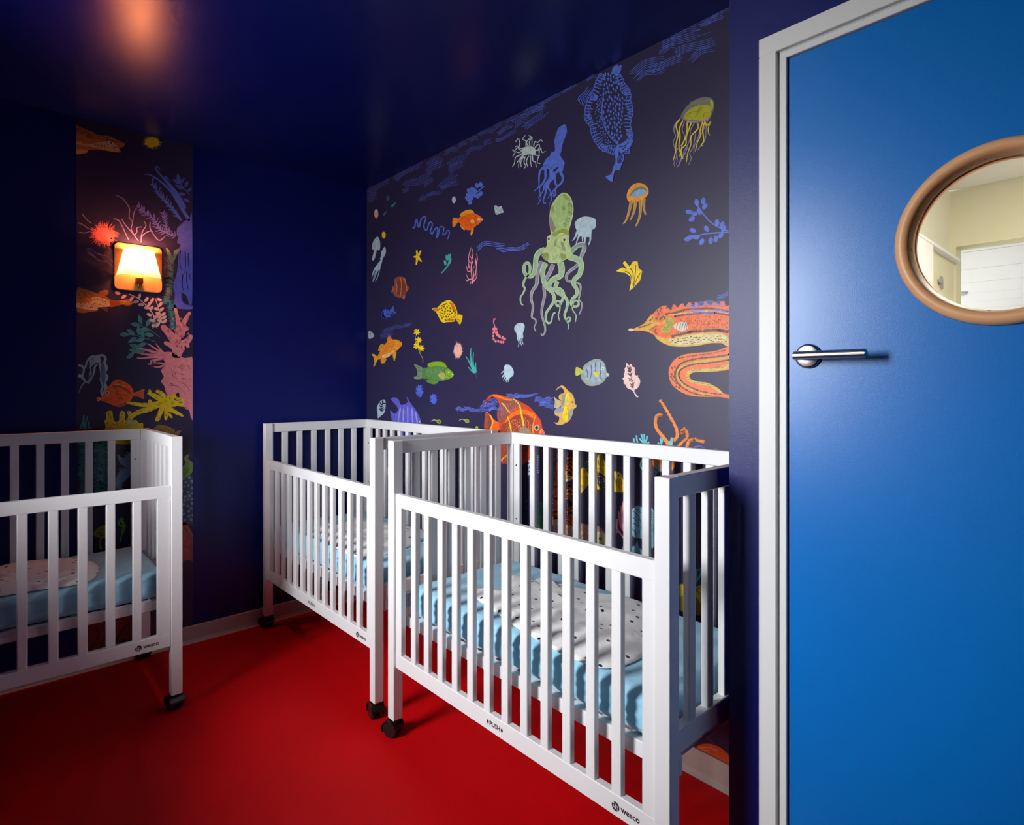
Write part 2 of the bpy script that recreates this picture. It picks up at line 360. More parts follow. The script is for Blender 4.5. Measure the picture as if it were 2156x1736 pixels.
def cub(name, mat, *b):
    return obj(name, box_mesh(name, b[0] - hx0, b[1] - hx0, b[2] - 3.4, b[3] - 3.4, b[4], b[5], bevel=.002), mat, cup)
cub('carcass_top', HALL_WHITE, hx0 + .002, hx0 + .055, 2.7, HY1 - .01, 2.052, 2.07)
cub('carcass_side', CREAM, hx0 + .002, hx0 + .02, 3.85, HY1 - .01, 0.4, 2.05)
cd = cub('cupboard_door', HALL_WHITE, hx0 + .04, hx0 + .058, 2.7, 3.80, 0.4, 2.048)
hg = obj('hinge', boxes_mesh('hinge', [(.021, .027, .72, .775, 1.855, 1.925), (.027, .036, .66, .735, 1.88, 1.90)], bevel=.001), STEEL, cd)
smoke = empty('ceiling_detector', (-1.70, 9.46, HC), label='small white ceiling detector in the far room behind the porthole', category='detector')
obj('detector_body', lathe('detector_body', [(.0001, -.05), (.05, -.045), (.075, -.025), (.08, -.001), (.0001, -.001)], 24, axis='Z'), HALL_GREY, smoke)

# ------------------------------------------------------------------ lettering helper
def text_mesh(body, size, name, extrude=0.0003):
    cu = bpy.data.curves.new(name, 'FONT'); cu.body = body; cu.size = size; cu.align_x = 'LEFT'; cu.extrude = extrude; cu.resolution_u = 3; cu.offset = .0011
    o = bpy.data.objects.new(name, cu); COL.objects.link(o)
    bpy.context.view_layer.update()
    me = bpy.data.meshes.new_from_object(o.evaluated_get(bpy.context.evaluated_depsgraph_get()))
    bpy.data.objects.remove(o); bpy.data.curves.remove(cu)
    xs = [v.co.x for v in me.vertices]; ys = [v.co.y for v in me.vertices]
    return me, min(xs), max(xs), min(ys), max(ys)
def place_text(me, dims, x0, x1, zc, y, height=None):
    """scale so the word spans x0..x1, centred on zc, standing on a surface that faces -Y"""
    a, b, c, d = dims; s = (x1 - x0) / (b - a); sz = s if height is None else height / (d - c)
    for v in me.vertices:
        p = v.co.copy(); v.co = (x0 + (p.x - a) * s, y - p.z, zc + (p.y - (c + d) / 2) * sz)
    me.update(); return me

# ------------------------------------------------------------------ cribs
_cache = {}
def cached(key, fn):
    if key not in _cache: _cache[key] = fn()
    return _cache[key]
def caster_hood():
    bm = bmesh.new()
    add_cyl(bm, (0, 0, .030), (0, 0, .070), .007, seg=12)
    add_cyl(bm, (0, 0, .058), (0, 0, .069), .014, .016, seg=16)
    # curved hood over the wheels
    n, w = 14, .0125
    ring = []
    for i in range(n + 1):
        a = math.radians(-25 + 200 * i / n)
        ring.append([bm.verts.new((.012 + r * math.cos(a), y, .030 + r * math.sin(a))) for r, y in ((.0335, -.0265), (.0335, .0265), (.030, .0265), (.030, -.0265))])
    for i in range(n):
        for k in range(4):
            l = (k + 1) % 4; bm.faces.new((ring[i][k], ring[i][l], ring[i + 1][l], ring[i + 1][k]))
    bm.faces.new(ring[0]); bm.faces.new(ring[-1][::-1])
    add_box(bm, -.006, .030, -.006, .006, .022, .062, .001)
    return to_mesh(bm, 'caster_hood')
def caster_wheel():
    prof = [(.0001, 0), (.020, 0), (.021, .002), (.027, .002), (.0300, .005), (.0300, .014), (.027, .017), (.0001, .017)]
    return lathe('caster_wheel', prof, 28)
def brake_tab():
    bm = bmesh.new(); add_box(bm, .040, .066, -.011, .011, .020, .028, .002)
    bmesh.ops.rotate(bm, verts=bm.verts, cent=(.040, 0, .024), matrix=Matrix.Rotation(math.radians(18), 3, 'Y'))
    return to_mesh(bm, 'brake_tab')
W2, PT, ZB, ZT = .315, .040, .068, 1.090
def crib(loc, rz, L, pitch, caster_rot, label):
    root = empty('crib', loc, rz, label=label, category='crib', group='white cribs on casters')
    h = L / 2
    # corner posts with casters
    for ix, iy in ((-1, -1), (1, -1), (-1, 1), (1, 1)):
        x0 = -h if ix < 0 else h - PT; y0 = -W2 if iy < 0 else W2 - PT
        me = cached('post', lambda: box_mesh('post', 0, PT, 0, PT, ZB, ZT, bevel=.0025, seg=2))
        p = obj('post', me, WHITE_LACQ, root); p.location = (x0, y0, 0)
        ch = obj('caster', cached('hood', caster_hood), BLACK_PLASTIC, root, label='black swivel caster')
        ch.location = (x0 + PT / 2, y0 + PT / 2, 0); ch.rotation_euler = (0, 0, caster_rot[(ix, iy)] - rz)
        for yy, ry in ((.0065, 0), (-.0065, math.pi)):
            w = obj('wheel', cached('wheel', caster_wheel), BLACK_PLASTIC, ch); w.location = (.012, yy, .030); w.rotation_euler = (0, 0, ry)
        obj('brake_tab', cached('tab', brake_tab), BLACK_PLASTIC, ch)
    # end panels
    for sx in (-1, 1):
        xo = sx * (h - .004); xi = sx * (h - .032); a, b = min(xo, xi), max(xo, xi)
        obj('end_top_rail', cached(('etr', L, sx), lambda: box_mesh('end_top_rail', a, b, -W2 + PT, W2 - PT, 1.042, ZT, bevel=.002)), WHITE_LACQ, root)
        obj('end_bottom_rail', cached(('ebr', L, sx), lambda: box_mesh('end_bottom_rail', a, b, -W2 + PT, W2 - PT, .465, .517, bevel=.002)), WHITE_LACQ, root)
        sl = cached('end_slat', lambda: box_mesh('end_slat', -.009, .009, -.0145, .0145, .510, 1.046, bevel=.003, seg=2))
        for k in range(6):
            s = obj('slat', sl, WHITE_LACQ, root); s.location = ((a + b) / 2, -.204 + k * .0815, 0)
        br = obj('rail_bracket', cached('bracket', lambda: box_mesh('rail_bracket', -.009, .009, -.009, .009, .413, .463, bevel=.004)), WHITE_LACQ, root)
        br.location = (sx * (h - .012), -W2 + PT + .009, 0)
    # fixed back panel
    obj('back_top_rail', cached(('btr', L), lambda: box_mesh('back_top_rail', -h + PT, h - PT, .272, .302, 1.042, ZT, bevel=.002)), WHITE_LACQ, root)
    obj('back_bottom_rail', cached(('bbr', L), lambda: box_mesh('back_bottom_rail', -h + PT, h - PT, .272, .302, .465, .517, bevel=.002)), WHITE_LACQ, root)
    sl = cached('back_slat', lambda: box_mesh('back_slat', -.0145, .0145, -.009, .009, .510, 1.046, bevel=.003, seg=2))
    for k in range(12):
        s = obj('slat', sl, WHITE_LACQ, root); s.location = ((k - 5.5) * pitch, .287, 0)
    for sx in (-1, 1):
        st = cached('back_stile', lambda: box_mesh('back_stile', -.018, .018, -.009, .009, .510, 1.046, bevel=.002))
        s = obj('stile', st, WHITE_LACQ, root); s.location = (sx * (h - PT - .019), .287, 0)
    # front drop side
    yf = -W2 + .008
    obj('drop_side_top_rail', cached(('dtr', L), lambda: box_mesh('drop_side_top_rail', -h + PT + .0015, h - PT - .0015, yf, yf + .022, .850, .898, bevel=.002)), WHITE_LACQ, root)
    dbr = obj('drop_side_bottom_rail', cached(('dbr', L), lambda: box_mesh('drop_side_bottom_rail', -h + PT + .0015, h - PT - .0015, yf, yf + .022, .263, .316, bevel=.002)), WHITE_LACQ, root)
    sl = cached('front_slat', lambda: box_mesh('front_slat', -.0145, .0145, -.009, .009, .310, .856, bevel=.003, seg=2))
    for k in range(12):
        s = obj('slat', sl, WHITE_LACQ, root); s.location = ((k - 5.5) * pitch, yf + .0105, 0)
    wst = .0365 if L < 1.21 else .044
    for sx in (-1, 1):
        st = cached(('front_stile', wst), lambda: box_mesh('front_stile', -wst / 2, wst / 2, -.0098, .0098, .310, .856, bevel=.001))
        s = obj('stile', st, WHITE_LACQ, root); s.location = (sx * (h - PT - .002 - wst / 2), yf + .0105, 0)
    # printed marks
    e = h - .5965
    def word():
        me, *d = text_mesh('wesco', .05, 'wordmark'); return place_text(me, d, .458 + e * 1.2, .512 + e * 1.2, .2875, yf - .0001, height=.0105)
    obj('wordmark', cached(('wesco', L), word), PRINT_BLACK, dbr)
    def logo():
        bm = bmesh.new(); cx = .443 + e * 1.2; R = .0112
        n = 40
        def poly(pts): 
            f = bm.faces.new([bm.verts.new((cx + x, yf - .0003, .2875 + z)) for x, z in pts])
        def arcseg(a0, a1, r0, r1, k=14):
            for i in range(k):
                t0 = math.radians(a0 + (a1 - a0) * i / k); t1 = math.radians(a0 + (a1 - a0) * (i + 1) / k)
                poly([(r0 * math.cos(t0), r0 * math.sin(t0)), (r1 * math.cos(t0), r1 * math.sin(t0)), (r1 * math.cos(t1), r1 * math.sin(t1)), (r0 * math.cos(t1), r0 * math.sin(t1))])
        arcseg(150, 305, R * .62, R); arcseg(-40, 118, R * .55, R)
        poly([(-.0062, .0055), (-.0030, .0068), (-.0006, -.0058), (-.0030, -.0066)])
        poly([(-.0002, .0062), (.0030, .0068), (.0052, -.0050), (.0022, -.0062)])
        me = bpy.data.meshes.new('roundel'); bmesh.ops.recalc_face_normals(bm, faces=bm.faces); bm.to_mesh(me); bm.free(); return me
    obj('roundel', cached(('logo', L), logo), PRINT_BLACK, dbr)
    def push():
        me, *d = text_mesh('PUSH', .05, 'push_mark'); return place_text(me, d, -.0235, .0235, .2895, yf - .0001, height=.0145)
    obj('push_mark', cached('push', push), PRINT_BLACK, dbr)
    def paws():
        bm = bmesh.new()
        for c in (0,):
            for dx, dz, r in ((0, .0042, .0022), (0, -.0042, .0022), (-.0024, .0015, .0022), (.0024, .0015, .0022), (-.0024, -.0018, .0022), (.0024, -.0018, .0022), (0, 0, .003)):
                bm.faces.new([bm.verts.new((c + dx + r * math.cos(t * math.pi / 4), yf - .0003, .2895 + dz + r * math.sin(t * math.pi / 4))) for t in range(8)])
        me = bpy.data.meshes.new('flower_mark'); bm.to_mesh(me); bm.free(); return me
    for c in (-.0315, .0315):
        fm = obj('flower_mark', cached('paws', paws), PRINT_BLACK, dbr); fm.location = (c, 0, 0)
    # mattress support frame
    def support():
        bm = bmesh.new(); xi = h - .046; ys = .268
        for b in ((-xi, xi, -ys, -ys + .022, .407, .446), (-xi, xi, ys - .022, ys, .407, .446), (-xi, -xi + .022, -ys + .022, ys - .022, .407, .446), (xi - .022, xi, -ys + .022, ys - .022, .407, .446)):
            add_box(bm, *b, bevel=.002)
        return to_mesh(bm, 'mattress_support')
    sup = obj('mattress_support', cached(('sup', L), support), WHITE_LACQ, root)
    bl = cached('base_slat', lambda: box_mesh('base_slat', -.025, .025, -.246, .246, .432, .444))
    for k in range(11):
        s = obj('base_slat', bl, WHITE_LACQ, sup); s.location = ((k - 5) * (L - .16) / 11, 0, 0)
    # bolts on the inner faces of the posts
    bb = cached('bolt', lambda: (lambda bm: (add_cyl(bm, (0, 0, 0), (0, .0015, 0), .0035, seg=10), to_mesh(bm, 'bolt'))[1])(bmesh.new()))
    for sx in (-1, 1):
        for zz in (.72, .95):
            b = obj('bolt', bb, SCREW, root); b.location = (sx * (h - PT - .019), .2765, zz)
    return root

def mattress(name, loc, rz, L, seed, label):
    """sheeted mattress: rounded section swept along x, rumpled sides"""
    hx, hy, z0, z1, r = L / 2 - .046, .258, .447, .557, .030
    prof = []
    def corner(cy, cz, a0):
        for i in range(6):
            a = math.radians(a0 + 90 * i / 5); prof.append((cy + r * math.cos(a), cz + r * math.sin(a)))
    corner(hy - r, z1 - r, 0)
    for i in range(1, 24): prof.append((hy - r - (2 * hy - 2 * r) * i / 24, z1))
    corner(-hy + r, z1 - r, 90)
    for i in range(1, 4): prof.append((-hy, z1 - r - (z1 - z0 - 2 * r) * i / 4))
    corner(-hy + r, z0 + r, 180)
    prof.append((0, z0)); corner(hy - r, z0 + r, 270)
    for i in range(1, 4): prof.append((hy, z0 + r + (z1 - z0 - 2 * r) * i / 4))
    n = len(prof); NX = 110; vs, fs = [], []
    for i in range(NX + 1):
        u = i / NX * 2 - 1; x = hx * u
        d = max(0.0, abs(x) - (hx - .035)) / .035; k = math.sqrt(max(0, 1 - d * d)) if d > 0 else 1
        for y, z in prof:
            py = y * (1 - .035 * (1 - k) / hy * 1.0) ; pz = (z - (z0 + z1) / 2) * (.35 + .65 * k) + (z0 + z1) / 2
            side = min(1, max(0, (abs(y) - (hy - .05)) / .05))
            q = Vector((x * 9 + seed, y * 5, z * 22))
            f = noise.noise(q) * .006 + noise.noise(q * 2.3) * .003 * 1.2
            fold = math.sin(z * 210 + 2.2 * noise.noise(Vector((x * 5, seed, 0)))) * .0022
            py += math.copysign(side * (f + fold - .004), y)
            top = 1 if z > z1 - .006 else 0
            pz += top * (noise.noise(Vector((x * 4.5, y * 5 + seed, 1))) * .0035 + noise.noise(Vector((x * 14, y * 11, seed))) * .0012 - .003)
            vs.append((x, py, pz))
    for i in range(NX):
        for k in range(n):
            l = (k + 1) % n; fs.append((i * n + k, i * n + l, (i + 1) * n + l, (i + 1) * n + k))
    fs.append(tuple(range(n))); fs.append(tuple(range((NX + 1) * n - 1, NX * n - 1, -1)))
    me = bpy.data.meshes.new(name); me.from_pydata(vs, [], fs)
    bm = bmesh.new(); bm.from_mesh(me); bmesh.ops.recalc_face_normals(bm, faces=bm.faces); bm.to_mesh(me); bm.free()
    o = obj(name, me, SHEET, smooth=True, label=label, category='mattress', group='blue sheeted crib mattresses'); o.location = loc; o.rotation_euler = (0, 0, rz)
    return o

def spline(pts, closed=False, step=6):
    """Catmull-Rom through pts (tuples of any dimension)"""
    n = len(pts); out = []
    if n < 3 and not closed:
        return [tuple(pts[0][k] + (pts[-1][k] - pts[0][k]) * i / step for k in range(len(pts[0]))) for i in range(step + 1)]
    rng = n if closed else n - 1
    for i in range(rng):
        if closed: p0, p1, p2, p3 = pts[i - 1], pts[i], pts[(i + 1) % n], pts[(i + 2) % n]
        else: p0, p1, p2, p3 = pts[max(i - 1, 0)], pts[i], pts[i + 1], pts[min(i + 2, n - 1)]
        for j in range(step):
            t = j / step
            out.append(tuple(0.5 * ((2 * b) + (-a + c) * t + (2 * a - 5 * b + 4 * c - d) * t * t + (-a + 3 * b - 3 * c + d) * t ** 3) for a, b, c, d in zip(p0, p1, p2, p3)))
    if not closed: out.append(tuple(pts[-1]))
    return out

def sleeping_sack(loc, rz, outline, centre, seed, label, z0=.5575, th=.030):
    rim = spline(outline, True, 5); n = len(rim); K = 16; cx, cy = centre
    vs, fs = [(cx, cy, z0 + th)], []
    for k in range(1, K + 1):
        t = k / K
        for x, y in rim:
            px, py = cx + (x - cx) * t, cy + (y - cy) * t
            e = 1 - t ** 5
            w = noise.noise(Vector((px * 3.2 + py * 2 + seed, py * 8 - px * 3, 0))); w2 = noise.noise(Vector((px * 9, py * 15 + seed, 3)))
            ridge = (1 - abs(w)) ** 4
            z = z0 + .003 + e * (th * .40 + .015 * ridge + .006 * w2)
            vs.append((px, py, z))
    for i in range(n): fs.append((0, 1 + i, 1 + (i + 1) % n))
    for k in range(K - 1):
        for i in range(n):
            j = (i + 1) % n; a = 1 + k * n; fs.append((a + i, a + n + i, a + n + j, a + j))
    b = len(vs)
    for x, y in rim: vs.append((x, y, z0 + .0005))
    a = 1 + (K - 1) * n
    for i in range(n): j = (i + 1) % n; fs.append((a + i, b + i, b + j, a + j))
    fs.append(tuple(range(b + n - 1, b - 1, -1)))
    me = bpy.data.meshes.new('sleeping_sack'); me.from_pydata(vs, [], fs)
    bm = bmesh.new(); bm.from_mesh(me); bmesh.ops.recalc_face_normals(bm, faces=bm.faces); bm.to_mesh(me); bm.free()
    o = obj('sleeping_sack', me, SACK, smooth=True, label=label, category='sleeping bag', group='dotted baby sleeping sacks'); o.location = loc; o.rotation_euler = (0, 0, rz)
    return o

D = math.radians
rots = {(-1, -1): D(200), (1, -1): D(190), (-1, 1): D(150), (1, 1): D(200)}
C3, C2, C1 = (-1.3115, 1.435, 0), (-2.6135, 1.442, 0), (-2.925, -.0125, 0)
crib(C3, 0, 1.193, .0805, rots, 'white wooden crib nearest the blue door, front side lowest in the picture')
crib(C2, 0, 1.193, .0805, {(-1, -1): D(200), (1, -1): D(170), (-1, 1): D(150), (1, 1): D(200)}, 'white wooden crib in the far corner, between the other two cribs')
crib(C1, math.pi / 2, 1.235, .0845, rots, 'white wooden crib cut off by the left picture edge, below the wall lamp')
mattress('crib_mattress', C3, 0, 1.193, 1.7, 'light blue sheeted mattress in the crib nearest the blue door')
mattress('crib_mattress', C2, 0, 1.193, 5.1, 'light blue sheeted mattress in the far corner crib')
mattress('crib_mattress', C1, math.pi / 2, 1.235, 9.3, 'light blue sheeted mattress in the crib at the left picture edge')
SK3 = [(-.335, -.125), (-.325, -.085), (-.265, -.06), (-.255, -.02), (-.30, .03), (-.355, .085), (-.32, .115), (-.265, .095), (-.265, .15), (-.225, .165), (-.185, .14), (-.15, .172), (-.086, .180), (0, .188), (.06, .215), (.14, .228),
       (.245, .18), (.325, .06), (.372, -.06), (.377, -.16), (.355, -.222), (.31, -.246), (.25, -.252), (.19, -.25), (.12, -.242), (.056, -.232), (-.012, -.222), (-.081, -.205), (-.15, -.192), (-.235, -.172), (-.295, -.155)]
sleeping_sack(C3, 0, SK3, (.06, -.02), 2.0, 'white black-dotted sleeping sack in the crib nearest the blue door')
SK2 = [(x * 1.0 - .02, y) for x, y in SK3]
sleeping_sack(C2, 0, SK2, (.04, -.02), 6.0, 'white black-dotted sleeping sack in the far corner crib')
SK1 = [(-.33, -.12), (-.30, -.05), (-.33, .05), (-.28, .12), (-.2, .15), (-.06, .19), (.1, .215), (.22, .215), (.31, .17), (.36, .08), (.375, -.05), (.355, -.16), (.325, -.225), (.27, -.245), (.18, -.225), (.06, -.215), (-.1, -.2), (-.24, -.17)]
sleeping_sack(C1, math.pi / 2, SK1, (.06, 0), 4.0, 'white black-dotted sleeping sack in the crib at the left picture edge')

# ------------------------------------------------------------------ wall lamp
def lamp():
    Y0, Y1, Z0, Z1 = .470, .667, 1.741, 1.962
    yc, zc = (Y0 + Y1) / 2, (Z0 + Z1) / 2
    root = empty('wall_lamp', (XL, yc, zc), label='lit wall lamp with a white shade on a rounded plywood plate', category='lamp')
    w, h, r, t = (Y1 - Y0) / 2, (Z1 - Z0) / 2,   .022, .006
    rim = []
    for cy, cz, a0 in ((w - r, h - r, 0), (-w + r, h - r, 90), (-w + r, -h + r, 180), (w - r, -h + r, 270)):
        for i in range(7):
            a = math.radians(a0 + 15 * i); rim.append((cy + r * math.cos(a), cz + r * math.sin(a)))
    n = len(rim)
    vs = [(x, y, z) for x in (.0005, t) for y, z in rim]
    fs = [tuple(range(n)), tuple(range(2 * n - 1, n - 1, -1))] + [(i, (i + 1) % n, n + (i + 1) % n, n + i) for i in range(n)]
    me = bpy.data.meshes.new('back_plate'); me.from_pydata(vs, [], fs)
    bm = bmesh.new(); bm.from_mesh(me); bmesh.ops.recalc_face_normals(bm, faces=bm.faces)
    bmesh.ops.bevel(bm, geom=[e for e in bm.edges if all(v.co.x > t - 1e-4 for v in e.verts)], offset=.002, segments=2, affect='EDGES'); bm.to_mesh(me); bm.free()
    obj('back_plate', me, PLY, root)
    # half-round tapered shade, open at top and bottom
    vs, fs = [], []; N = 20
    zt, zb, wt, wb = .080, -.046, .060, .090
    for i in range(N + 1):
        a = math.pi * i / N
        for zz, ww, d in ((zt, wt, .052), (zb, wb, .070)):
            vs.append((t + .001 + d * (math.sin(a) ** .55), -ww * math.cos(a), zz))
    for i in range(N): fs.append((2 * i, 2 * i + 1, 2 * i + 3, 2 * i + 2))
    me = bpy.data.meshes.new('shade'); me.from_pydata(vs, [], fs)
    M = Mat('frosted_lamp_shade'); tr = M.node('ShaderNodeBsdfTranslucent'); tr.inputs['Color'].default_value = (1.0, .92, .74, 1)
    df = M.node('ShaderNodeBsdfDiffuse'); df.inputs['Color'].default_value = (.9, .80, .6, 1)
    mx = M.node('ShaderNodeMixShader'); mx.inputs['Fac'].default_value = .2
    M.link(tr.outputs['BSDF'], mx.inputs[1]); M.link(df.outputs['BSDF'], mx.inputs[2]); M.link(mx.outputs['Shader'], M.n['Material Output'].inputs['Surface'])
    sh = obj('shade', me, M.m, root, smooth=True)
    bm = bmesh.new(); add_box(bm, t, t + .028, -.014, .014, -.076, -.048, .002)
    obj('lamp_holder', to_mesh(bm, 'lamp_holder'), BRASS, root)
    bm = bmesh.new(); add_cyl(bm, (t + .014, 0, -.078), (t + .014, 0, -.090), .0085, .0070, 16); add_cyl(bm, (t + .014, 0, -.090), (t + .014, 0, -.099), .0055, .0012, 12)
    obj('switch_knob', to_mesh(bm, 'switch_knob'), BRASS, root)
    bulb = lathe('bulb', [(.0001, .030), (.010, .027), (.0165, .016), (.0170, .006), (.012, -.010), (.0085, -.020), (.0085, -.045), (.0001, -.045)], 20, axis='Z')
    E = Mat('glowing_bulb'); E.set(Roughness=.3); E.b.inputs['Emission Color'].default_value = (1, .29, .10, 1); E.b.inputs['Emission Strength'].default_value = LAMP_POWER
    b = obj('bulb', bulb, E.m, root, smooth=True); b.location = (t + .034, 0, .056)
BRASS = paint('aged_brass', (.30, .14, .04), rough=.35, metal=1.0, bump=0)
LAMP_POWER = 560.0
lamp()

# ------------------------------------------------------------------ printed wallpaper: ground sheets and sea-creature prints (flat ink on the wall)
STRIP_Y0, STRIP_Y1 = .329, .803
paper_back = obj('wallpaper', box_mesh('wallpaper', XL + .0005, XN - .0005, YM - .0006, YM, .06, HC - .0005), WALLPAPER, wall_back, label='dark wallpaper printed with sea creatures, behind two cribs')
paper_left = obj('wallpaper_strip', box_mesh('wallpaper_strip', XL, XL + .0006, STRIP_Y0, STRIP_Y1, .06, HC - .0005), WALLPAPER, wall_left, label='dark printed wallpaper strip behind the wall lamp')
def make_ink():
    M = Mat('printed_ink'); M.set(Roughness=.46); M.b.inputs['Specular IOR Level'].default_value = .5
    a = M.node('ShaderNodeAttribute', attribute_name='ink'); tc = M.node('ShaderNodeTexCoord')
    n = M.node('ShaderNodeTexNoise'); n.inputs['Scale'].default_value = 60; n.inputs['Detail'].default_value = 4; M.link(tc.outputs['Object'], n.inputs['Vector'])
    r = M.node('ShaderNodeMapRange'); r.inputs['To Min'].default_value = .82; r.inputs['To Max'].default_value = 1.12
    r.inputs['From Min'].default_value = .3; r.inputs['From Max'].default_value = .7; M.link(n.outputs['Fac'], r.inputs['Value'])
    mx = M.node('ShaderNodeMix', data_type='RGBA'); mx.blend_type = 'MULTIPLY'; mx.inputs['Factor'].default_value = 1
    M.link(a.outputs['Color'], mx.inputs['A']); M.link(r.outputs['Result'], mx.inputs['B']); M.link(mx.outputs['Result'], M.b.inputs['Base Color'])
    return M.m
INK = make_ink()
GROUND = (34, 30, 66)
CROPS = {'A': (740, 0, .38033), 'B': (740, 500, .38033), 'O': (1060, 380, .20168), 'E': (1310, 600, .14981), 'G': (960, 790, .13915), 'K': (1200, 100, .17285),
         'S1': (150, 230, .17286), 'S2': (150, 480, .17286), 'S3': (150, 730, .12523), 'S4': (150, 900, .17286), 'N': (1080, 910, .16129), 'P': (760, 380, .13822),
         'Q': (760, 580, .13822), 'J': (980, 580, .18553), 'L': (1300, 820, .11596), 'M': (1020, 240, .12672), 'W': (760, 100, .23191), 'R': (1240, 1180, .32032),
         'C': (760, 860, .18553), 'F': (0, 1100, .3711)}
class Print:
    """collects flat shapes traced in a wall picture and lays them on the wall as one thin printed motif"""
    base = 0
    def __init__(s, crop):
        s.crop = crop; s.left = crop[0] == 'S' or crop == 'F'; s.ox, s.oy, s.k = CROPS[crop]
        s.v, s.f, s.c = [], [], []; s.n = 0
    def pt(s, x, y):
        x, y = s.ox + x * s.k, s.oy + y * s.k; d = .0009 + s.n * .00002
        if s.left:
            p = on_x(x, y, XL); p.z -= .030 * max(0.0, p.z - 1.95) / .55; return (XL + d, min(max(p.y, STRIP_Y0 + .0005), STRIP_Y1 - .0005), min(max(p.z, .087), HC - .001))
        p = on_y(x, y, YM)
        if s.crop == 'E' and x > s.ox + 1499 * s.k: p.x = XN - .004          # the motif runs on to the end of the sheet, behind the door wall
        return (max(p.x, XL + .001), YM - d, min(max(p.z, .087), HC - .001))
    def face(s, pts, col):
        i = len(s.v); s.v += [s.pt(*p) for p in pts]; s.f.append(tuple(range(i, i + len(pts)))); s.c.append(col)
    def poly(s, pts, col, smooth=True):
        s.n += 1; s.face(spline(pts, True, 4) if smooth else pts, col); return s
    def ell(s, x, y, rx, ry, col, rot=0, n=16):
        s.n += 1; c, q = math.cos(rot), math.sin(rot)
        s.face([(x + rx * math.cos(t) * c - ry * math.sin(t) * q, y + rx * math.cos(t) * q + ry * math.sin(t) * c) for t in (2 * math.pi * i / n for i in range(n))], col); return s
    def leaf(s, x, y, L, W, ang, col):
        """pointed leaf from (x, y) in direction ang (degrees, y down)"""
        s.n += 1; a = math.radians(ang); c, q = math.cos(a), math.sin(a)
        prof = [(0, 0), (.2, .6), (.45, 1), (.75, .65), (1, 0), (.75, -.65), (.45, -1), (.2, -.6)]
        s.face([(x + L * u * c - W * w / 2 * q, y + L * u * q + W * w / 2 * c) for u, w in prof], col); return s
    def stroke(s, pts, w0, w1, col, step=5, tip=True):
        s.n += 1; path = spline(pts, False, step); n = len(path); i0 = len(s.v); rows = []
        for i, (x, y) in enumerate(path):
            a, b = path[max(i - 1, 0)], path[min(i + 1, n - 1)]; dx, dy = b[0] - a[0], b[1] - a[1]; l = math.hypot(dx, dy) or 1
            t = i / (n - 1); w = (w1 + (w0 - w1) * (1 - t) ** (1.5 if w0 > 2.2 * w1 else 1)) / 2
            if tip and i in (0, n - 1): w *= .45
            rows.append(((x - dy / l * w, y + dx / l * w), (x + dy / l * w, y - dx / l * w)))
        for a, b in rows: s.v += [s.pt(*a), s.pt(*b)]
        for i in range(n - 1): k = i0 + 2 * i; s.f.append((k, k + 1, k + 3, k + 2)); s.c.append(col)
        return s
    def strokes(s, lst, w0, w1, col):
        for p in lst: s.stroke(p, w0, w1, col)
        return s
    def feather(s, pts, n, L, w, col, slant=40, both=True, core=None):
        path = spline(pts, False, 8); m = len(path)
        if core: s.stroke(pts, core, core * .6, col)
        s.n += 1
        for i in range(n):
            k = min(m - 2, int(i / n * (m - 1))); (x, y), (x2, y2) = path[k], path[k + 1]; a = math.atan2(y2 - y, x2 - x)
            for sg in ((1, -1) if both else (1,)):
                b = a + sg * math.radians(slant + random.uniform(-15, 15)); l = L * random.uniform(.7, 1.15)
                ex, ey = x + l * math.cos(b), y + l * math.sin(b); px, py = -math.sin(b) * w / 2, math.cos(b) * w / 2
                s.face([(x + px, y + py), (x + l * .6 * math.cos(b) + px, y + l * .6 * math.sin(b) + py), (ex, ey), (x + l * .6 * math.cos(b) - px, y + l * .6 * math.sin(b) - py), (x - px, y - py)], col)
        return s
    def urchin(s, x, y, rx, ry, n, out, col):
        s.ell(x, y, rx, ry, col, n=20); s.n += 1
        for i in range(n):
            a = 2 * math.pi * i / n + random.uniform(-.08, .08); o = out * random.uniform(.8, 1.12); d = .10
            s.face([(x + rx * .8 * math.cos(a - d), y + ry * .8 * math.sin(a - d)), (x + rx * o * math.cos(a), y + ry * o * math.sin(a)), (x + rx * .8 * math.cos(a + d), y + ry * .8 * math.sin(a + d))], col)
        return s
    def scatter(s, region, n, L, W, col, ang=0, jit=30, grid=False):
        xs = [p[0] for p in region]; ys = [p[1] for p in region]
        def inside(x, y):
            r = False; m = len(region)
            for i in range(m):
                (ax, ay), (bx, by) = region[i], region[(i + 1) % m]
                if (ay > y) != (by > y) and x < (bx - ax) * (y - ay) / (by - ay) + ax: r = not r
            return r
        ca, sa = math.cos(math.radians(ang)), math.sin(math.radians(ang))
        def close(dx, dy):
            if not grid: return math.hypot(dx, dy) < .8 * L
            return math.hypot((dx * ca + dy * sa) / (L * 1.08), (dy * ca - dx * sa) / (W * 1.25)) < 1
        s.n += 1; done = []; tries = 0
        while len(done) < n and tries < n * 40:
            tries += 1; x, y = random.uniform(min(xs), max(xs)), random.uniform(min(ys), max(ys))
            if not inside(x, y) or any(close(x - a, y - b) for a, b in done): continue
            done.append((x, y)); t = math.radians(ang + random.uniform(-jit, jit)); l, w = L * random.uniform(.7, 1.15) / 2, W * random.uniform(.7, 1.15) / 2
            s.face([(x + l * math.cos(q) * math.cos(t) - w * math.sin(q) * math.sin(t), y + l * math.cos(q) * math.sin(t) + w * math.sin(q) * math.cos(t)) for q in (math.pi / 4 * i for i in range(8))], col)
        return s
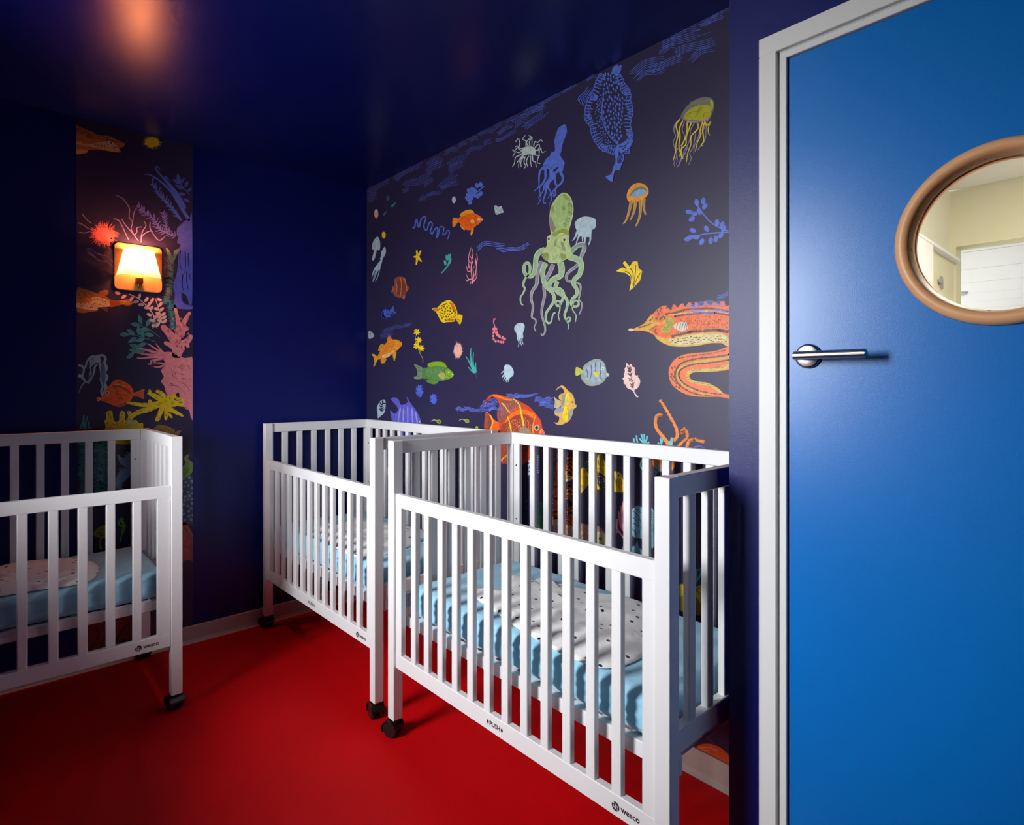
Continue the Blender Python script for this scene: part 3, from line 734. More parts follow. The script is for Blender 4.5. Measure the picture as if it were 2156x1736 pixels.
    def waves(s, path, n, spread, w, col, amp=0, cycles=3):
        """bundle of fine parallel wavy lines"""
        p = spline(path, False, 8); m = len(p)
        for j in range(n):
            off = (j - (n - 1) / 2) * spread; i0 = random.randint(0, max(1, m // 5)); i1 = m - random.randint(0, max(1, m // 5)); q = []
            for i in range(i0, i1):
                a, b = p[max(i - 1, 0)], p[min(i + 1, m - 1)]; dx, dy = b[0] - a[0], b[1] - a[1]; l = math.hypot(dx, dy) or 1
                o = off + amp * math.sin(2 * math.pi * cycles * i / m + .25 * j); q.append((p[i][0] - dy / l * o, p[i][1] + dx / l * o))
            if len(q) > 2: s.stroke(q, w, w * .7, col, step=2)
        return s
    def build(s, name, label=None):
        me = bpy.data.meshes.new(name); me.from_pydata(s.v, [], s.f)
        at = me.color_attributes.new('ink', 'FLOAT_COLOR', 'CORNER'); buf = []
        for f, c in zip(s.f, s.c):
            l = rgb(*c); buf += list(l) * len(f)
        at.data.foreach_set('color', buf)
        return obj(name, me, INK, paper_left if s.left else paper_back, label=label)

BLUE, PALE, YEL, PINK, TEAL, ORG = (92, 118, 222), (182, 204, 216), (248, 210, 22), (242, 150, 158), (76, 176, 168), (247, 108, 40)
VIO, DARK = (112, 108, 200), (58, 50, 62)

# --- octopus
p = Print('O'); edge, arm, mauve = (190, 214, 172), (160, 188, 148), (150, 132, 160)
back = [([(520, 870), (490, 950), (450, 1020), (425, 1100), (430, 1200), (410, 1300), (400, 1380), (415, 1450), (435, 1520), (435, 1580), (410, 1615), (392, 1595)], 46, 14),
        ([(400, 840), (370, 920), (355, 1010), (345, 1090), (300, 1160), (292, 1240), (310, 1310), (300, 1390), (300, 1430), (335, 1450), (340, 1490), (322, 1530), (340, 1575)], 48, 10),
        ([(690, 760), (750, 700), (800, 668), (842, 672), (848, 715), (820, 780), (775, 880), (700, 940), (660, 990), (665, 1040), (710, 1055), (790, 1075), (808, 1120), (795, 1200), (790, 1240), (820, 1280), (815, 1340), (790, 1400)], 52, 12)]
for path, a, b in back: p.stroke(path, a, b, edge).stroke(path, a * .72, b * .6, mauve)
p.stroke([(690, 765), (750, 712), (800, 690), (828, 700), (800, 780)], 24, 10, (120, 190, 142))
front = [([(440, 720), (380, 745), (345, 800), (335, 880), (325, 950), (290, 1000), (240, 985), (215, 930), (230, 870), (265, 865), (280, 920), (265, 980), (225, 1030), (210, 1090), (225, 1130), (205, 1180), (180, 1220), (185, 1280), (208, 1300)], 62, 14),
         ([(450, 860), (420, 910), (412, 990), (430, 1080), (470, 1130), (520, 1180), (530, 1250), (490, 1320), (450, 1380), (445, 1450), (470, 1490), (500, 1470), (515, 1410), (530, 1380), (545, 1385)], 58, 12),
         ([(570, 1050), (545, 1110), (570, 1170), (640, 1210), (670, 1270), (660, 1340), (640, 1400), (655, 1450), (690, 1470), (700, 1440), (680, 1425), (665, 1460), (680, 1510), (675, 1555)], 44, 10),
         ([(595, 850), (610, 920), (600, 990), (540, 1020), (490, 1060), (480, 1110), (520, 1140), (580, 1130), (620, 1160), (630, 1200), (600, 1280), (570, 1310), (548, 1280), (565, 1255), (590, 1270), (590, 1350), (575, 1400), (585, 1460)], 72, 10),
         ([(680, 790), (740, 810), (800, 840), (815, 900), (795, 980), (745, 1030), (735, 1080), (765, 1130), (765, 1190), (720, 1240), (710, 1290), (745, 1315), (785, 1300), (780, 1260), (745, 1255), (725, 1300), (725, 1350), (760, 1410), (750, 1480)], 72, 10)]
for path, a, b in front: p.stroke(path, a, b, edge).stroke(path, a * .74, b * .6, arm)
p.poly([(505, 555), (470, 580), (455, 620), (455, 670), (440, 700), (400, 720), (440, 790), (470, 850), (520, 862), (590, 860), (640, 830), (705, 795), (712, 730), (692, 660), (688, 600), (685, 545), (640, 515), (560, 535)], (184, 204, 138))
p.poly([(400, 780), (440, 755), (470, 760), (480, 800), (450, 840)], (150, 160, 90)).poly([(600, 760), (650, 770), (660, 800), (620, 830), (600, 800)], (150, 160, 90))
p.poly([(540, 620), (560, 610), (550, 670), (530, 690)], (145, 155, 85)).poly([(600, 650), (620, 640), (650, 720), (620, 720)], (150, 150, 120))
p.poly([(640, 127), (590, 145), (540, 200), (500, 270), (484, 350), (480, 430), (490, 500), (503, 560), (560, 566), (640, 556), (680, 536), (700, 470), (722, 390), (734, 300), (722, 220), (690, 155)], (200, 215, 160))
p.poly([(638, 137), (595, 155), (548, 208), (512, 275), (498, 350), (494, 430), (502, 500), (512, 552), (600, 545), (672, 530), (692, 465), (713, 385), (724, 300), (712, 225), (684, 165)], (172, 200, 128))
p.poly([(486, 380), (484, 450), (497, 510), (530, 540), (545, 490), (520, 430), (500, 380)], (150, 138, 118)).poly([(500, 280), (525, 270), (530, 320), (505, 330)], (150, 160, 100))
p.poly([(630, 140), (680, 175), (700, 215), (660, 200), (630, 170)], (150, 168, 98)).ell(632, 290, 20, 22, (148, 165, 95))
p.scatter([(670, 220), (715, 240), (718, 340), (690, 420), (650, 490), (630, 480), (660, 400), (680, 300)], 46, 14, 9, (92, 112, 66))
p.poly([(505, 558), (545, 535), (600, 510), (650, 505), (685, 530), (690, 575), (660, 560), (600, 545), (545, 582), (508, 572)], (150, 164, 58))
p.scatter([(480, 700), (640, 640), (690, 700), (690, 780), (520, 840)], 34, 12, 7, (150, 165, 105))
for x, y, r in ((475, 607, 20), (637, 612, 24)): p.ell(x, y, r, r * 1.5, (205, 212, 170)).ell(x + 1, y + 2, r * .5, r * .85, (62, 62, 42)).ell(x + 3, y - 8, 4, 6, (230, 230, 210))
p.build('printed_octopus', 'pale green octopus print with long curling arms')

# --- jellyfish
p = Print('O').poly([(750, 480), (745, 450), (760, 420), (800, 390), (850, 375), (900, 380), (950, 395), (967, 430), (960, 490), (925, 520), (915, 575), (880, 590), (800, 580), (770, 545), (765, 520)], PALE)
p.strokes([[(775, 530), (750, 590), (720, 630)], [(805, 550), (780, 600), (760, 660)], [(830, 560), (825, 640)], [(860, 560), (850, 640), (865, 690)], [(905, 550), (908, 620), (888, 675)]], 30, 9, PALE)
p.build('printed_jellyfish', 'pale blue jellyfish print beside the octopus')
p = Print('O').poly([(115, 1555), (120, 1520), (150, 1490), (195, 1485), (222, 1510), (220, 1550), (205, 1590), (205, 1640), (150, 1640), (135, 1590)], PALE)
p.strokes([[(150, 1600), (150, 1650), (165, 1690), (155, 1735)], [(175, 1620), (180, 1690)], [(200, 1620), (195, 1670), (210, 1710)], [(165, 1630), (190, 1720)]], 16, 7, PALE); p.build('printed_jellyfish')
p = Print('J').poly([(440, 1060), (440, 1030), (465, 1010), (510, 1020), (545, 1070), (548, 1120), (530, 1145), (505, 1155), (480, 1170), (445, 1130)], PALE)
p.strokes([[(440, 1080), (405, 1110)], [(450, 1110), (420, 1150), (415, 1165)], [(460, 1130), (430, 1190)], [(480, 1150), (450, 1200)], [(490, 1150), (465, 1210)], [(505, 1140), (485, 1210)]], 18, 7, PALE); p.build('printed_jellyfish')
p = Print('P').poly([(260, 855), (215, 885), (180, 950), (170, 1030), (185, 1052), (202, 1045), (190, 1110), (170, 1190), (185, 1220), (205, 1200), (230, 1130), (245, 1060), (285, 1062), (295, 1000), (290, 920)], PALE); p.build('printed_jellyfish')
p = Print('P').poly([(365, 1010), (330, 1050), (308, 1110), (305, 1160), (290, 1190), (300, 1210), (240, 1290), (230, 1350), (290, 1360), (300, 1310), (320, 1250), (335, 1190), (370, 1130), (383, 1070)], PALE)
p.strokes([[(250, 1310), (200, 1390), (165, 1480)], [(260, 1330), (210, 1430), (180, 1545)], [(275, 1330), (230, 1430), (195, 1530)], [(285, 1330), (270, 1430), (220, 1540)], [(240, 1300), (200, 1360), (175, 1430)]], 18, 7, PALE); p.build('printed_squid')
p = Print('A').poly([(1525, 1095), (1530, 1060), (1555, 1025), (1590, 1012), (1625, 1022), (1645, 1050), (1640, 1080), (1610, 1108), (1570, 1118), (1540, 1118)], (250, 158, 42))
p.poly([(1543, 1078), (1565, 1046), (1600, 1032), (1634, 1045), (1630, 1072), (1590, 1086), (1560, 1090)], (110, 140, 110)).poly([(1548, 1080), (1575, 1056), (1605, 1048), (1632, 1056), (1628, 1074), (1590, 1088), (1562, 1092)], (140, 170, 200))
for q in ([(1552, 1105), (1540, 1160), (1525, 1210), (1505, 1240)], [(1575, 1110), (1565, 1170), (1545, 1218)], [(1600, 1105), (1600, 1170), (1590, 1220), (1574, 1252)], [(1620, 1095), (1620, 1150), (1630, 1190)]): p.stroke(q, 21, 8, (245, 160, 45)).stroke(q, 11, 4, (150, 145, 90))
p.build('printed_jellyfish', 'small orange jellyfish print with four legs')
p = Print('K').poly([(1350, 855), (1385, 770), (1450, 690), (1540, 630), (1650, 603), (1722, 618), (1757, 670), (1750, 760), (1720, 840), (1690, 885), (1600, 908), (1500, 918), (1420, 898)], (122, 122, 118))
p.poly([(1385, 862), (1430, 780), (1520, 720), (1620, 698), (1700, 706), (1725, 740), (1715, 820), (1680, 862), (1560, 885), (1450, 882)], (186, 182, 38)).stroke([(1715, 640), (1735, 690), (1730, 760)], 34, 20, (190, 190, 60))
for k in range(13): p.stroke([(1460 + k * 19, 705 - k * 4), (1480 + k * 19, 650 - k * 2)], 6, 3, (170, 170, 70))
p.strokes([[(1400, 840), (1480, 790), (1600, 770)], [(1520, 850), (1570, 780), (1590, 720)], [(1630, 860), (1640, 800), (1690, 790)]], 6, 4, (120, 118, 30)).strokes([[(1420, 898), (1520, 905), (1690, 870)]], 26, 16, (172, 150, 162))
for q in ([(1350, 860), (1280, 940), (1270, 1020), (1290, 1080), (1260, 1150), (1280, 1230), (1300, 1320), (1270, 1400), (1275, 1450)], [(1400, 900), (1370, 1000), (1400, 1080), (1380, 1160), (1300, 1260), (1310, 1350), (1300, 1430)], [(1520, 915), (1470, 1010), (1460, 1130), (1400, 1250), (1350, 1390), (1300, 1465)], [(1540, 1000), (1520, 1130), (1500, 1220), (1460, 1290), (1480, 1350), (1440, 1440)], [(1600, 1000), (1550, 1130), (1520, 1200), (1510, 1300)], [(1670, 900), (1660, 1000), (1650, 1120), (1580, 1220), (1555, 1250)], [(1440, 1200), (1390, 1320), (1350, 1360), (1330, 1450)], [(1690, 870), (1650, 960), (1600, 1060)]): p.stroke(q, 12, 7, (160, 146, 184))
for q in ([(1345, 870), (1295, 950), (1320, 1060), (1295, 1170), (1290, 1260), (1262, 1375)], [(1380, 890), (1340, 980), (1345, 1090), (1330, 1200), (1350, 1290), (1375, 1360)], [(1430, 910), (1430, 1000), (1410, 1100), (1370, 1190), (1360, 1280), (1380, 1360)], [(1480, 915), (1450, 1000), (1420, 1090), (1415, 1180), (1360, 1240), (1340, 1330)], [(1560, 915), (1560, 990), (1480, 1080), (1475, 1180), (1440, 1280), (1420, 1400)], [(1620, 905), (1590, 1000), (1590, 1080), (1555, 1160), (1530, 1270)], [(1650, 890), (1620, 1000), (1630, 1090), (1630, 1150), (1600, 1190), (1630, 1200)], [(1640, 890), (1670, 950), (1720, 900), (1690, 970), (1690, 1040), (1710, 1070)]): p.stroke(q, 18, 10, (238, 210, 40))
p.build('printed_jellyfish', 'large yellow jellyfish print with many trailing threads')

# --- blue squid, anemone, shell, lacy weed
p = Print('M').poly([(1335, 170), (1300, 185), (1230, 240), (1190, 340), (1165, 440), (1170, 520), (1175, 590), (1160, 620), (1105, 640), (1090, 690), (1030, 740), (990, 810), (975, 880), (985, 930), (1060, 905), (1080, 1000), (1075, 1100), (1130, 1110), (1190, 1000), (1250, 960), (1310, 900), (1335, 820), (1320, 780), (1290, 740), (1260, 680), (1280, 610), (1290, 540), (1310, 470), (1350, 370), (1372, 290), (1360, 200)], BLUE)
for q, a, b in (([(985, 880), (930, 950), (910, 1030), (910, 1120), (905, 1200), (860, 1255), (825, 1280), (825, 1305)], 45, 9), ([(1030, 880), (1015, 960), (1015, 1060), (980, 1140), (930, 1200), (915, 1270), (930, 1340), (905, 1390), (925, 1440), (885, 1505)], 46, 10),
                ([(1100, 1060), (1040, 1130), (1000, 1180), (985, 1260), (940, 1340), (940, 1420), (890, 1500)], 40, 9), ([(1090, 1090), (1040, 1180), (1025, 1280), (1000, 1370), (980, 1440), (1000, 1490), (1025, 1470)], 46, 14), ([(1110, 1050), (1060, 1200), (1100, 1290), (1085, 1350), (1045, 1410)], 44, 9),
                ([(1180, 1010), (1170, 1090), (1190, 1170), (1210, 1200), (1180, 1260), (1190, 1330), (1150, 1370), (1160, 1310), (1120, 1340), (1110, 1440), (1080, 1500), (1080, 1570)], 36, 10), ([(1290, 900), (1270, 970), (1305, 1050), (1290, 1130), (1220, 1200), (1160, 1260), (1110, 1330), (1110, 1400), (1130, 1440)], 58, 11)): p.stroke(q, a, b, BLUE)
p.poly([(1140, 945), (1175, 905), (1240, 870), (1200, 930), (1160, 960)], GROUND).stroke([(1110, 870), (1105, 915)], 14, 10, GROUND).stroke([(1055, 820), (1010, 870)], 9, 5, GROUND).ell(955, 948, 7, 10, GROUND)
p.build('printed_squid', 'plain blue squid print diving head up')
p = Print('M'); W = (198, 214, 214); p.poly([(655, 560), (740, 535), (825, 555), (850, 600), (848, 670), (800, 680), (740, 670), (640, 690), (630, 630)], W)
p.strokes([[(560, 560), (590, 500), (570, 410), (515, 465)], [(690, 540), (690, 450), (640, 420), (680, 355)], [(740, 540), (700, 470), (760, 400), (800, 390), (735, 355)], [(760, 540), (750, 460), (790, 410), (790, 540)], [(820, 540), (840, 460), (890, 470), (940, 425), (965, 460)], [(840, 560), (900, 500), (920, 550), (880, 600)], [(850, 600), (920, 600), (940, 560), (960, 640), (1020, 615)], [(850, 610), (910, 600), (910, 680), (930, 690)], [(680, 560), (600, 570), (550, 530), (510, 550)], [(660, 580), (600, 600), (550, 560), (500, 615), (460, 590)], [(640, 610), (570, 640), (520, 630), (470, 715)], [(640, 640), (580, 690), (520, 720), (500, 820), (465, 880)], [(640, 680), (580, 760), (540, 810)], [(650, 690), (580, 800), (570, 900)], [(660, 700), (610, 800), (615, 880)], [(680, 700), (660, 800), (690, 860), (660, 905)], [(740, 690), (700, 790), (730, 890)], [(770, 690), (770, 800), (785, 880)], [(800, 680), (810, 780), (850, 800), (865, 890)], [(830, 680), (900, 700), (880, 800), (935, 825)]], 19, 11, W)
p.build('printed_anemone', 'white anemone print with curling tentacles')
p = Print('M').poly([(170, 1530), (200, 1518), (235, 1545), (270, 1525), (298, 1560), (316, 1635), (270, 1645), (215, 1672), (180, 1640)], (188, 206, 212)).scatter([(180, 1540), (290, 1550), (300, 1630), (215, 1650)], 26, 16, 7, GROUND, 40, 50); p.build('printed_shell')
p = Print('K')
p.poly([(520, 250), (575, 205), (590, 230), (628, 215), (620, 280), (580, 340), (540, 330), (520, 300)], BLUE).scatter([(430, 300), (560, 300), (620, 420), (655, 560), (645, 760), (638, 900), (630, 1080), (590, 1165), (500, 1080), (425, 960), (398, 800), (405, 600), (410, 420)], 210, 46, 23, BLUE, 82, 14, True)
p.scatter([(330, 640), (385, 560), (385, 900), (440, 1060), (560, 1190), (500, 1225), (400, 1130), (330, 950), (310, 800)], 48, 24, 17, BLUE, 60, 40, True)
p.stroke([(415, 540), (395, 700), (392, 820), (420, 960), (490, 1080), (585, 1185)], 14, 12, BLUE)
for side, path in ((-1, [(380, 320), (345, 400), (300, 520), (235, 620), (205, 740), (200, 860), (255, 950), (290, 1080), (345, 1180), (405, 1240), (470, 1265), (545, 1290)]), (1, [(610, 330), (650, 420), (700, 500), (735, 570), (735, 680), (762, 780), (735, 880), (735, 1000), (765, 1070), (755, 1160), (715, 1215), (715, 1290)])):
    q = spline(path, False, 3)
    for i in range(1, len(q)):
        (x, y), (x2, y2) = q[i - 1], q[i]; a = math.atan2(y2 - y, x2 - x); nx, ny = math.sin(a) * -side * -1, -math.cos(a) * side * 1
        nx, ny = (-math.sin(a), math.cos(a)) if side < 0 else (math.sin(a), -math.cos(a))
        d = random.uniform(8, 24); L = random.uniform(45, 85)
        o = [(x - nx * L, y - ny * L), (x + (x2 - x) * .1 + nx * d * .4, y + (y2 - y) * .1 + ny * d * .4), ((x + x2) / 2 + nx * d, (y + y2) / 2 + ny * d), (x2 + nx * d * .3, y2 + ny * d * .3), (x2 - nx * L * .8, y2 - ny * L * .8)]
        p.stroke(o, 13, 11, BLUE, step=3)
        if random.random() < .55: p.ell((x + x2) / 2 - nx * 18, (y + y2) / 2 - ny * 18, 9, 7, BLUE, n=8)
        if random.random() < .5: p.ell((x + x2) / 2 - nx * 42, (y + y2) / 2 - ny * 42, 8, 6, BLUE, n=8)
p.poly([(300, 590), (330, 580), (355, 605), (325, 650), (295, 640)], BLUE)
p.waves([(130, 690), (170, 620), (280, 500)], 5, 22, 11, BLUE, 6, 2)
p.poly([(575, 1200), (640, 1165), (720, 1120), (768, 1125), (762, 1175), (700, 1240), (630, 1290), (600, 1250)], BLUE).strokes([[(610, 1215), (680, 1195), (730, 1150)], [(640, 1250), (700, 1200)]], 12, 8, GROUND)
p.poly([(555, 1290), (570, 1200), (600, 1230), (605, 1300), (650, 1290), (668, 1350), (640, 1420), (615, 1490), (560, 1500), (540, 1560), (522, 1636), (448, 1588), (455, 1568), (510, 1540), (535, 1460), (562, 1380)], BLUE)
p.poly([(600, 1300), (640, 1310), (652, 1360), (620, 1410), (585, 1400)], GROUND).scatter([(600, 1310), (640, 1315), (645, 1370), (600, 1395)], 9, 18, 12, BLUE, 60, 40)
p.build('printed_seaweed', 'large lacy blue seaweed print below the ceiling')

# --- long-snouted eel
p = Print('E'); BR = (98, 84, 78)
p.poly([(90, 625), (120, 607), (160, 612), (250, 575), (320, 530), (360, 470), (400, 420), (450, 390), (490, 340), (570, 290), (620, 285), (650, 325), (690, 350), (715, 275), (745, 270), (770, 310), (790, 310), (820, 265), (860, 255), (880, 300), (900, 300), (930, 245), (970, 240), (985, 300), (1020, 300), (1020, 235), (1060, 235), (1075, 285), (1140, 285), (1165, 215), (1200, 260), (1250, 290), (1285, 230), (1330, 250), (1365, 280), (1385, 225), (1440, 225), (1450, 290), (1508, 285), (1508, 860), (1470, 860), (1400, 815), (1250, 815), (1100, 845), (900, 865), (720, 860), (600, 825), (500, 760), (465, 715), (430, 690), (360, 655), (280, 640), (160, 640), (110, 645)], (246, 112, 58), False)
p.poly([(160, 614), (250, 582), (320, 537), (370, 470), (420, 425), (450, 440), (440, 500), (540, 520), (600, 490), (610, 530), (550, 560), (480, 570), (400, 610), (430, 680), (350, 650), (280, 637), (160, 637)], (226, 166, 54)).ell(122, 627, 34, 20, (242, 206, 190))
for q, w in (([(230, 600), (330, 570), (430, 530)], 22), ([(380, 510), (420, 475), (440, 445)], 22), ([(380, 632), (440, 600), (500, 560)], 14), ([(490, 690), (462, 650), (480, 605)], 30), ([(530, 490), (580, 440), (615, 500)], 34), ([(490, 350), (515, 400), (500, 440)], 20), ([(560, 310), (540, 360), (580, 410)], 18), ([(625, 300), (630, 350)], 20), ([(690, 350), (700, 310)], 22), ([(780, 315), (800, 290)], 20)): p.stroke(q, w, w * .4, BR)
p.poly([(465, 715), (520, 722), (600, 745), (750, 730), (900, 692), (1100, 672), (1300, 660), (1420, 680), (1490, 730), (1506, 800), (1480, 860), (1400, 815), (1250, 815), (1100, 845), (900, 865), (720, 860), (600, 825), (500, 765)], (224, 176, 70))
p.poly([(660, 770), (760, 750), (900, 712), (1100, 692), (1300, 680), (1420, 700), (1480, 745), (1490, 810), (1400, 795), (1250, 795), (1100, 822), (900, 842), (740, 838)], (226, 206, 150))
p.scatter([(660, 790), (900, 730), (1300, 700), (1450, 720), (1480, 810), (1250, 790), (900, 835), (720, 825)], 42, 40, 15, (120, 96, 66), -4, 14)
p.feather([(700, 722), (900, 672), (1000, 652), (1150, 645), (1300, 630), (1400, 640), (1506, 660)], 46, 26, 16, BR, 70, core=20)
p.feather([(610, 408), (750, 388), (900, 345), (1100, 330), (1300, 332), (1500, 372)], 40, 20, 16, BR, 70, core=20).stroke([(640, 420), (850, 400), (1100, 370), (1300, 365), (1480, 402)], 16, 12, (226, 180, 80)).feather([(740, 440), (900, 415), (1100, 395), (1300, 392), (1506, 425)], 36, 18, 16, BR, 70, core=14)
p.waves([(880, 420), (1050, 370), (1200, 400), (1320, 350), (1500, 390)], 4, 14, 7, (118, 134, 214), 7, 5).waves([(900, 290), (1000, 300), (1200, 250), (1350, 265), (1505, 260)], 5, 16, 7, (118, 134, 214), 8, 5)
p.poly([(620, 460), (690, 460), (730, 500), (725, 570), (690, 640), (630, 680), (570, 665), (540, 620), (590, 570), (610, 520)], (192, 172, 56))
for k in range(11):
    a = math.radians(-75 + 20 * k); p.stroke([(612 + 26 * math.cos(a), 560 + 30 * math.sin(a)), (628 + 92 * math.cos(a), 565 + 92 * math.sin(a))], 6, 4, BR)
p.poly([(735, 550), (800, 525), (880, 520), (932, 550), (920, 610), (850, 650), (800, 640), (735, 600)], (226, 206, 192))
for x in (770, 815, 850, 885, 912): p.stroke([(x + 12, 535), (x, 580), (x - 6, 620)], 12, 5, BR)
p.ell(483, 470, 36, 34, (238, 132, 42)).ell(485, 470, 16, 18, (60, 44, 40)).ell(482, 464, 5, 6, (240, 240, 230))
p.scatter([(770, 480), (1000, 440), (1480, 440), (1490, 600), (1000, 610), (940, 560)], 70, 22, 12, (150, 78, 52), -50, 30)
p.poly([(1508, 880), (1470, 870), (1350, 915), (1200, 940), (1000, 955), (860, 980), (760, 1030), (690, 1110), (658, 1200), (665, 1300), (700, 1390), (770, 1460), (870, 1520), (980, 1555), (1150, 1570), (1350, 1570), (1450, 1580), (1506, 1595), (1506, 1545), (1430, 1520), (1370, 1460), (1290, 1410), (1200, 1370), (1080, 1355), (1000, 1340), (955, 1300), (960, 1260), (1000, 1230), (1080, 1215), (1250, 1220), (1400, 1205), (1470, 1195), (1508, 1150)], (246, 118, 62))
p.stroke([(1506, 1135), (1400, 1170), (1200, 1195), (1000, 1205), (930, 1240), (918, 1285), (955, 1335), (1050, 1368), (1200, 1398), (1300, 1440), (1400, 1510)], 48, 30, (206, 186, 92))
p.scatter([(1500, 1130), (1400, 1160), (1000, 1190), (910, 1240), (930, 1330), (1060, 1350), (1300, 1420), (1340, 1460), (1200, 1410), (1000, 1370), (900, 1290), (950, 1210)], 40, 38, 10, (120, 100, 50), -5, 20)
p.feather([(1506, 975), (1350, 1005), (1150, 1022), (1000, 1045), (880, 1080), (800, 1130), (760, 1200), (750, 1300), (800, 1390), (900, 1470), (1050, 1530), (1290, 1556)], 50, 18, 18, BR, 65, core=18)
p.feather([(1506, 1050), (1300, 1085), (1150, 1100), (1000, 1115), (870, 1160), (805, 1220), (812, 1300), (870, 1380), (1000, 1450), (1150, 1500), (1440, 1540)], 50, 16, 18, BR, 65, core=16)
p.stroke([(1506, 1015), (1300, 1050), (1100, 1072), (950, 1100), (830, 1160), (778, 1230), (790, 1310), (860, 1400), (960, 1460), (1100, 1520), (1300, 1550)], 32, 14, (206, 172, 66))
p.feather([(800, 1030), (900, 1008), (1100, 980), (1300, 950), (1470, 910)], 24, 14, 12, BR, 60, core=6).scatter([(690, 1150), (750, 1130), (745, 1300), (830, 1450), (780, 1450), (690, 1330)], 12, 44, 24, BR, 60, 25)
p.build('printed_eel', 'orange long-snouted eel print cut by the wall edge')
p = Print('E').waves([(1320, 160), (1400, 170), (1450, 130), (1506, 120)], 4, 16, 7, BLUE, 6, 2); p.build('printed_waves')
p = Print('E').poly([(60, 1088), (100, 1130), (125, 1105), (150, 1150), (180, 1155), (180, 1250), (195, 1270), (225, 1265), (225, 1300), (250, 1320), (255, 1360), (245, 1410), (215, 1450), (180, 1465), (170, 1490), (195, 1530), (235, 1570), (210, 1577), (190, 1560), (160, 1500), (140, 1475), (90, 1455), (60, 1435), (50, 1400), (20, 1380), (25, 1345), (5, 1310), (30, 1290), (25, 1240), (40, 1220), (35, 1170), (60, 1140)], (240, 198, 188), False)
p.stroke([(95, 1140), (120, 1260), (150, 1400), (160, 1470)], 8, 6, (82, 56, 86)).feather([(100, 1160), (118, 1260), (150, 1440)][::-1], 11, 56, 12, (82, 56, 86), 42); p.build('printed_leaf', 'pink serrated leaf print')
p = Print('B').poly([(1465, 185), (1500, 165), (1525, 175), (1502, 140), (1515, 130), (1540, 160), (1560, 132), (1585, 132), (1590, 168), (1610, 185), (1600, 235), (1570, 270), (1538, 297), (1548, 250), (1545, 215), (1515, 195), (1490, 192)], YEL, False)
p.strokes([[(1515, 185), (1545, 205), (1555, 260)], [(1545, 170), (1560, 200), (1560, 270)], [(1575, 150), (1572, 200), (1562, 275)], [(1600, 195), (1580, 230), (1565, 270)]], 5, 3, (86, 62, 30)); p.build('printed_coral', 'yellow fan coral print')
p = Print('A').strokes([[(1915, 1135), (1945, 1180), (1990, 1230), (2040, 1260), (2091, 1280)], [(2091, 1285), (2000, 1290), (1930, 1300), (1860, 1325)]], 8, 7, BLUE)
for x, y, a in ((1912, 1120, 80), (1948, 1112, 100), (1957, 1142, 130), (1870, 1172, 0), (1885, 1212, -40), (1897, 1182, 10), (1926, 1172, 60), (2025, 1232, 90), (2052, 1244, 120), (1890, 1275, 20), (1880, 1312, -10), (1910, 1312, 0), (1967, 1266, 60), (1940, 1338, -60), (1990, 1332, -80), (2018, 1322, -80), (2046, 1302, -60), (2062, 1266, 120), (1862, 1322, -20)): p.ell(x, y, 20, 13, BLUE, math.radians(a), 10)
p.build('printed_branch', 'blue berried branch print at the wall edge')

# --- fish on the mural
p = Print('P').poly([(1480, 585), (1530, 540), (1600, 500), (1700, 490), (1780, 520), (1850, 575), (1850, 612), (1800, 660), (1740, 700), (1690, 750), (1620, 752), (1560, 710), (1510, 650), (1480, 620)], (249, 104, 24))
p.poly([(1505, 525), (1560, 470), (1660, 440), (1710, 460), (1720, 497), (1620, 505), (1540, 545)], (240, 166, 36)).poly([(1490, 600), (1460, 570), (1405, 570), (1395, 630), (1400, 700), (1430, 700), (1480, 630)], (246, 142, 46)).poly([(1510, 665), (1545, 700), (1590, 745), (1570, 752), (1530, 715)], (240, 176, 40)).poly([(1690, 740), (1720, 730), (1710, 790), (1680, 838), (1672, 800)], (240, 166, 36))
p.scatter([(1530, 560), (1700, 520), (1700, 720), (1600, 720)], 40, 20, 10, (214, 70, 10), 30, 30).ell(1700, 622, 32, 30, (240, 186, 84)).ell(1800, 590, 22, 22, (255, 200, 170)).ell(1800, 590, 9, 9, (60, 30, 20)).ell(1848, 592, 9, 14, (240, 230, 220)).stroke([(1755, 540), (1735, 600), (1770, 670)], 8, 5, (150, 50, 10))
p.build('printed_fish', 'orange fish print with yellow fins')
p = Print('Q').poly([(510, 200), (475, 145), (478, 200), (462, 250), (492, 245)], (176, 96, 66)).poly([(500, 190), (510, 110), (500, 70), (540, 30), (600, 15), (660, 30), (690, 80), (700, 130), (730, 180), (725, 210), (700, 250), (670, 290), (640, 330), (580, 335), (520, 310), (490, 260), (510, 220)], (150, 76, 58))
p.poly([(540, 100), (620, 70), (680, 110), (700, 180), (660, 270), (580, 300), (540, 240)], (128, 58, 44)).strokes([[(530, 80), (552, 160), (545, 260)], [(600, 30), (618, 140), (605, 310)], [(660, 30), (690, 150), (700, 240)], [(640, 350), (670, 300), (655, 375)]], 10, 6, (218, 150, 80)).ell(700, 150, 8, 8, (40, 24, 20)); p.build('printed_fish', 'small striped brown fish print')
p = Print('Q').poly([(1455, 620), (1490, 590), (1545, 605), (1548, 640), (1520, 735), (1500, 738), (1460, 680)], (240, 196, 20)).poly([(1080, 515), (1110, 490), (1160, 490), (1200, 450), (1260, 400), (1330, 375), (1380, 390), (1430, 450), (1460, 520), (1470, 580), (1440, 660), (1420, 700), (1300, 710), (1260, 720), (1220, 690), (1180, 620), (1150, 560), (1110, 530)], YEL)
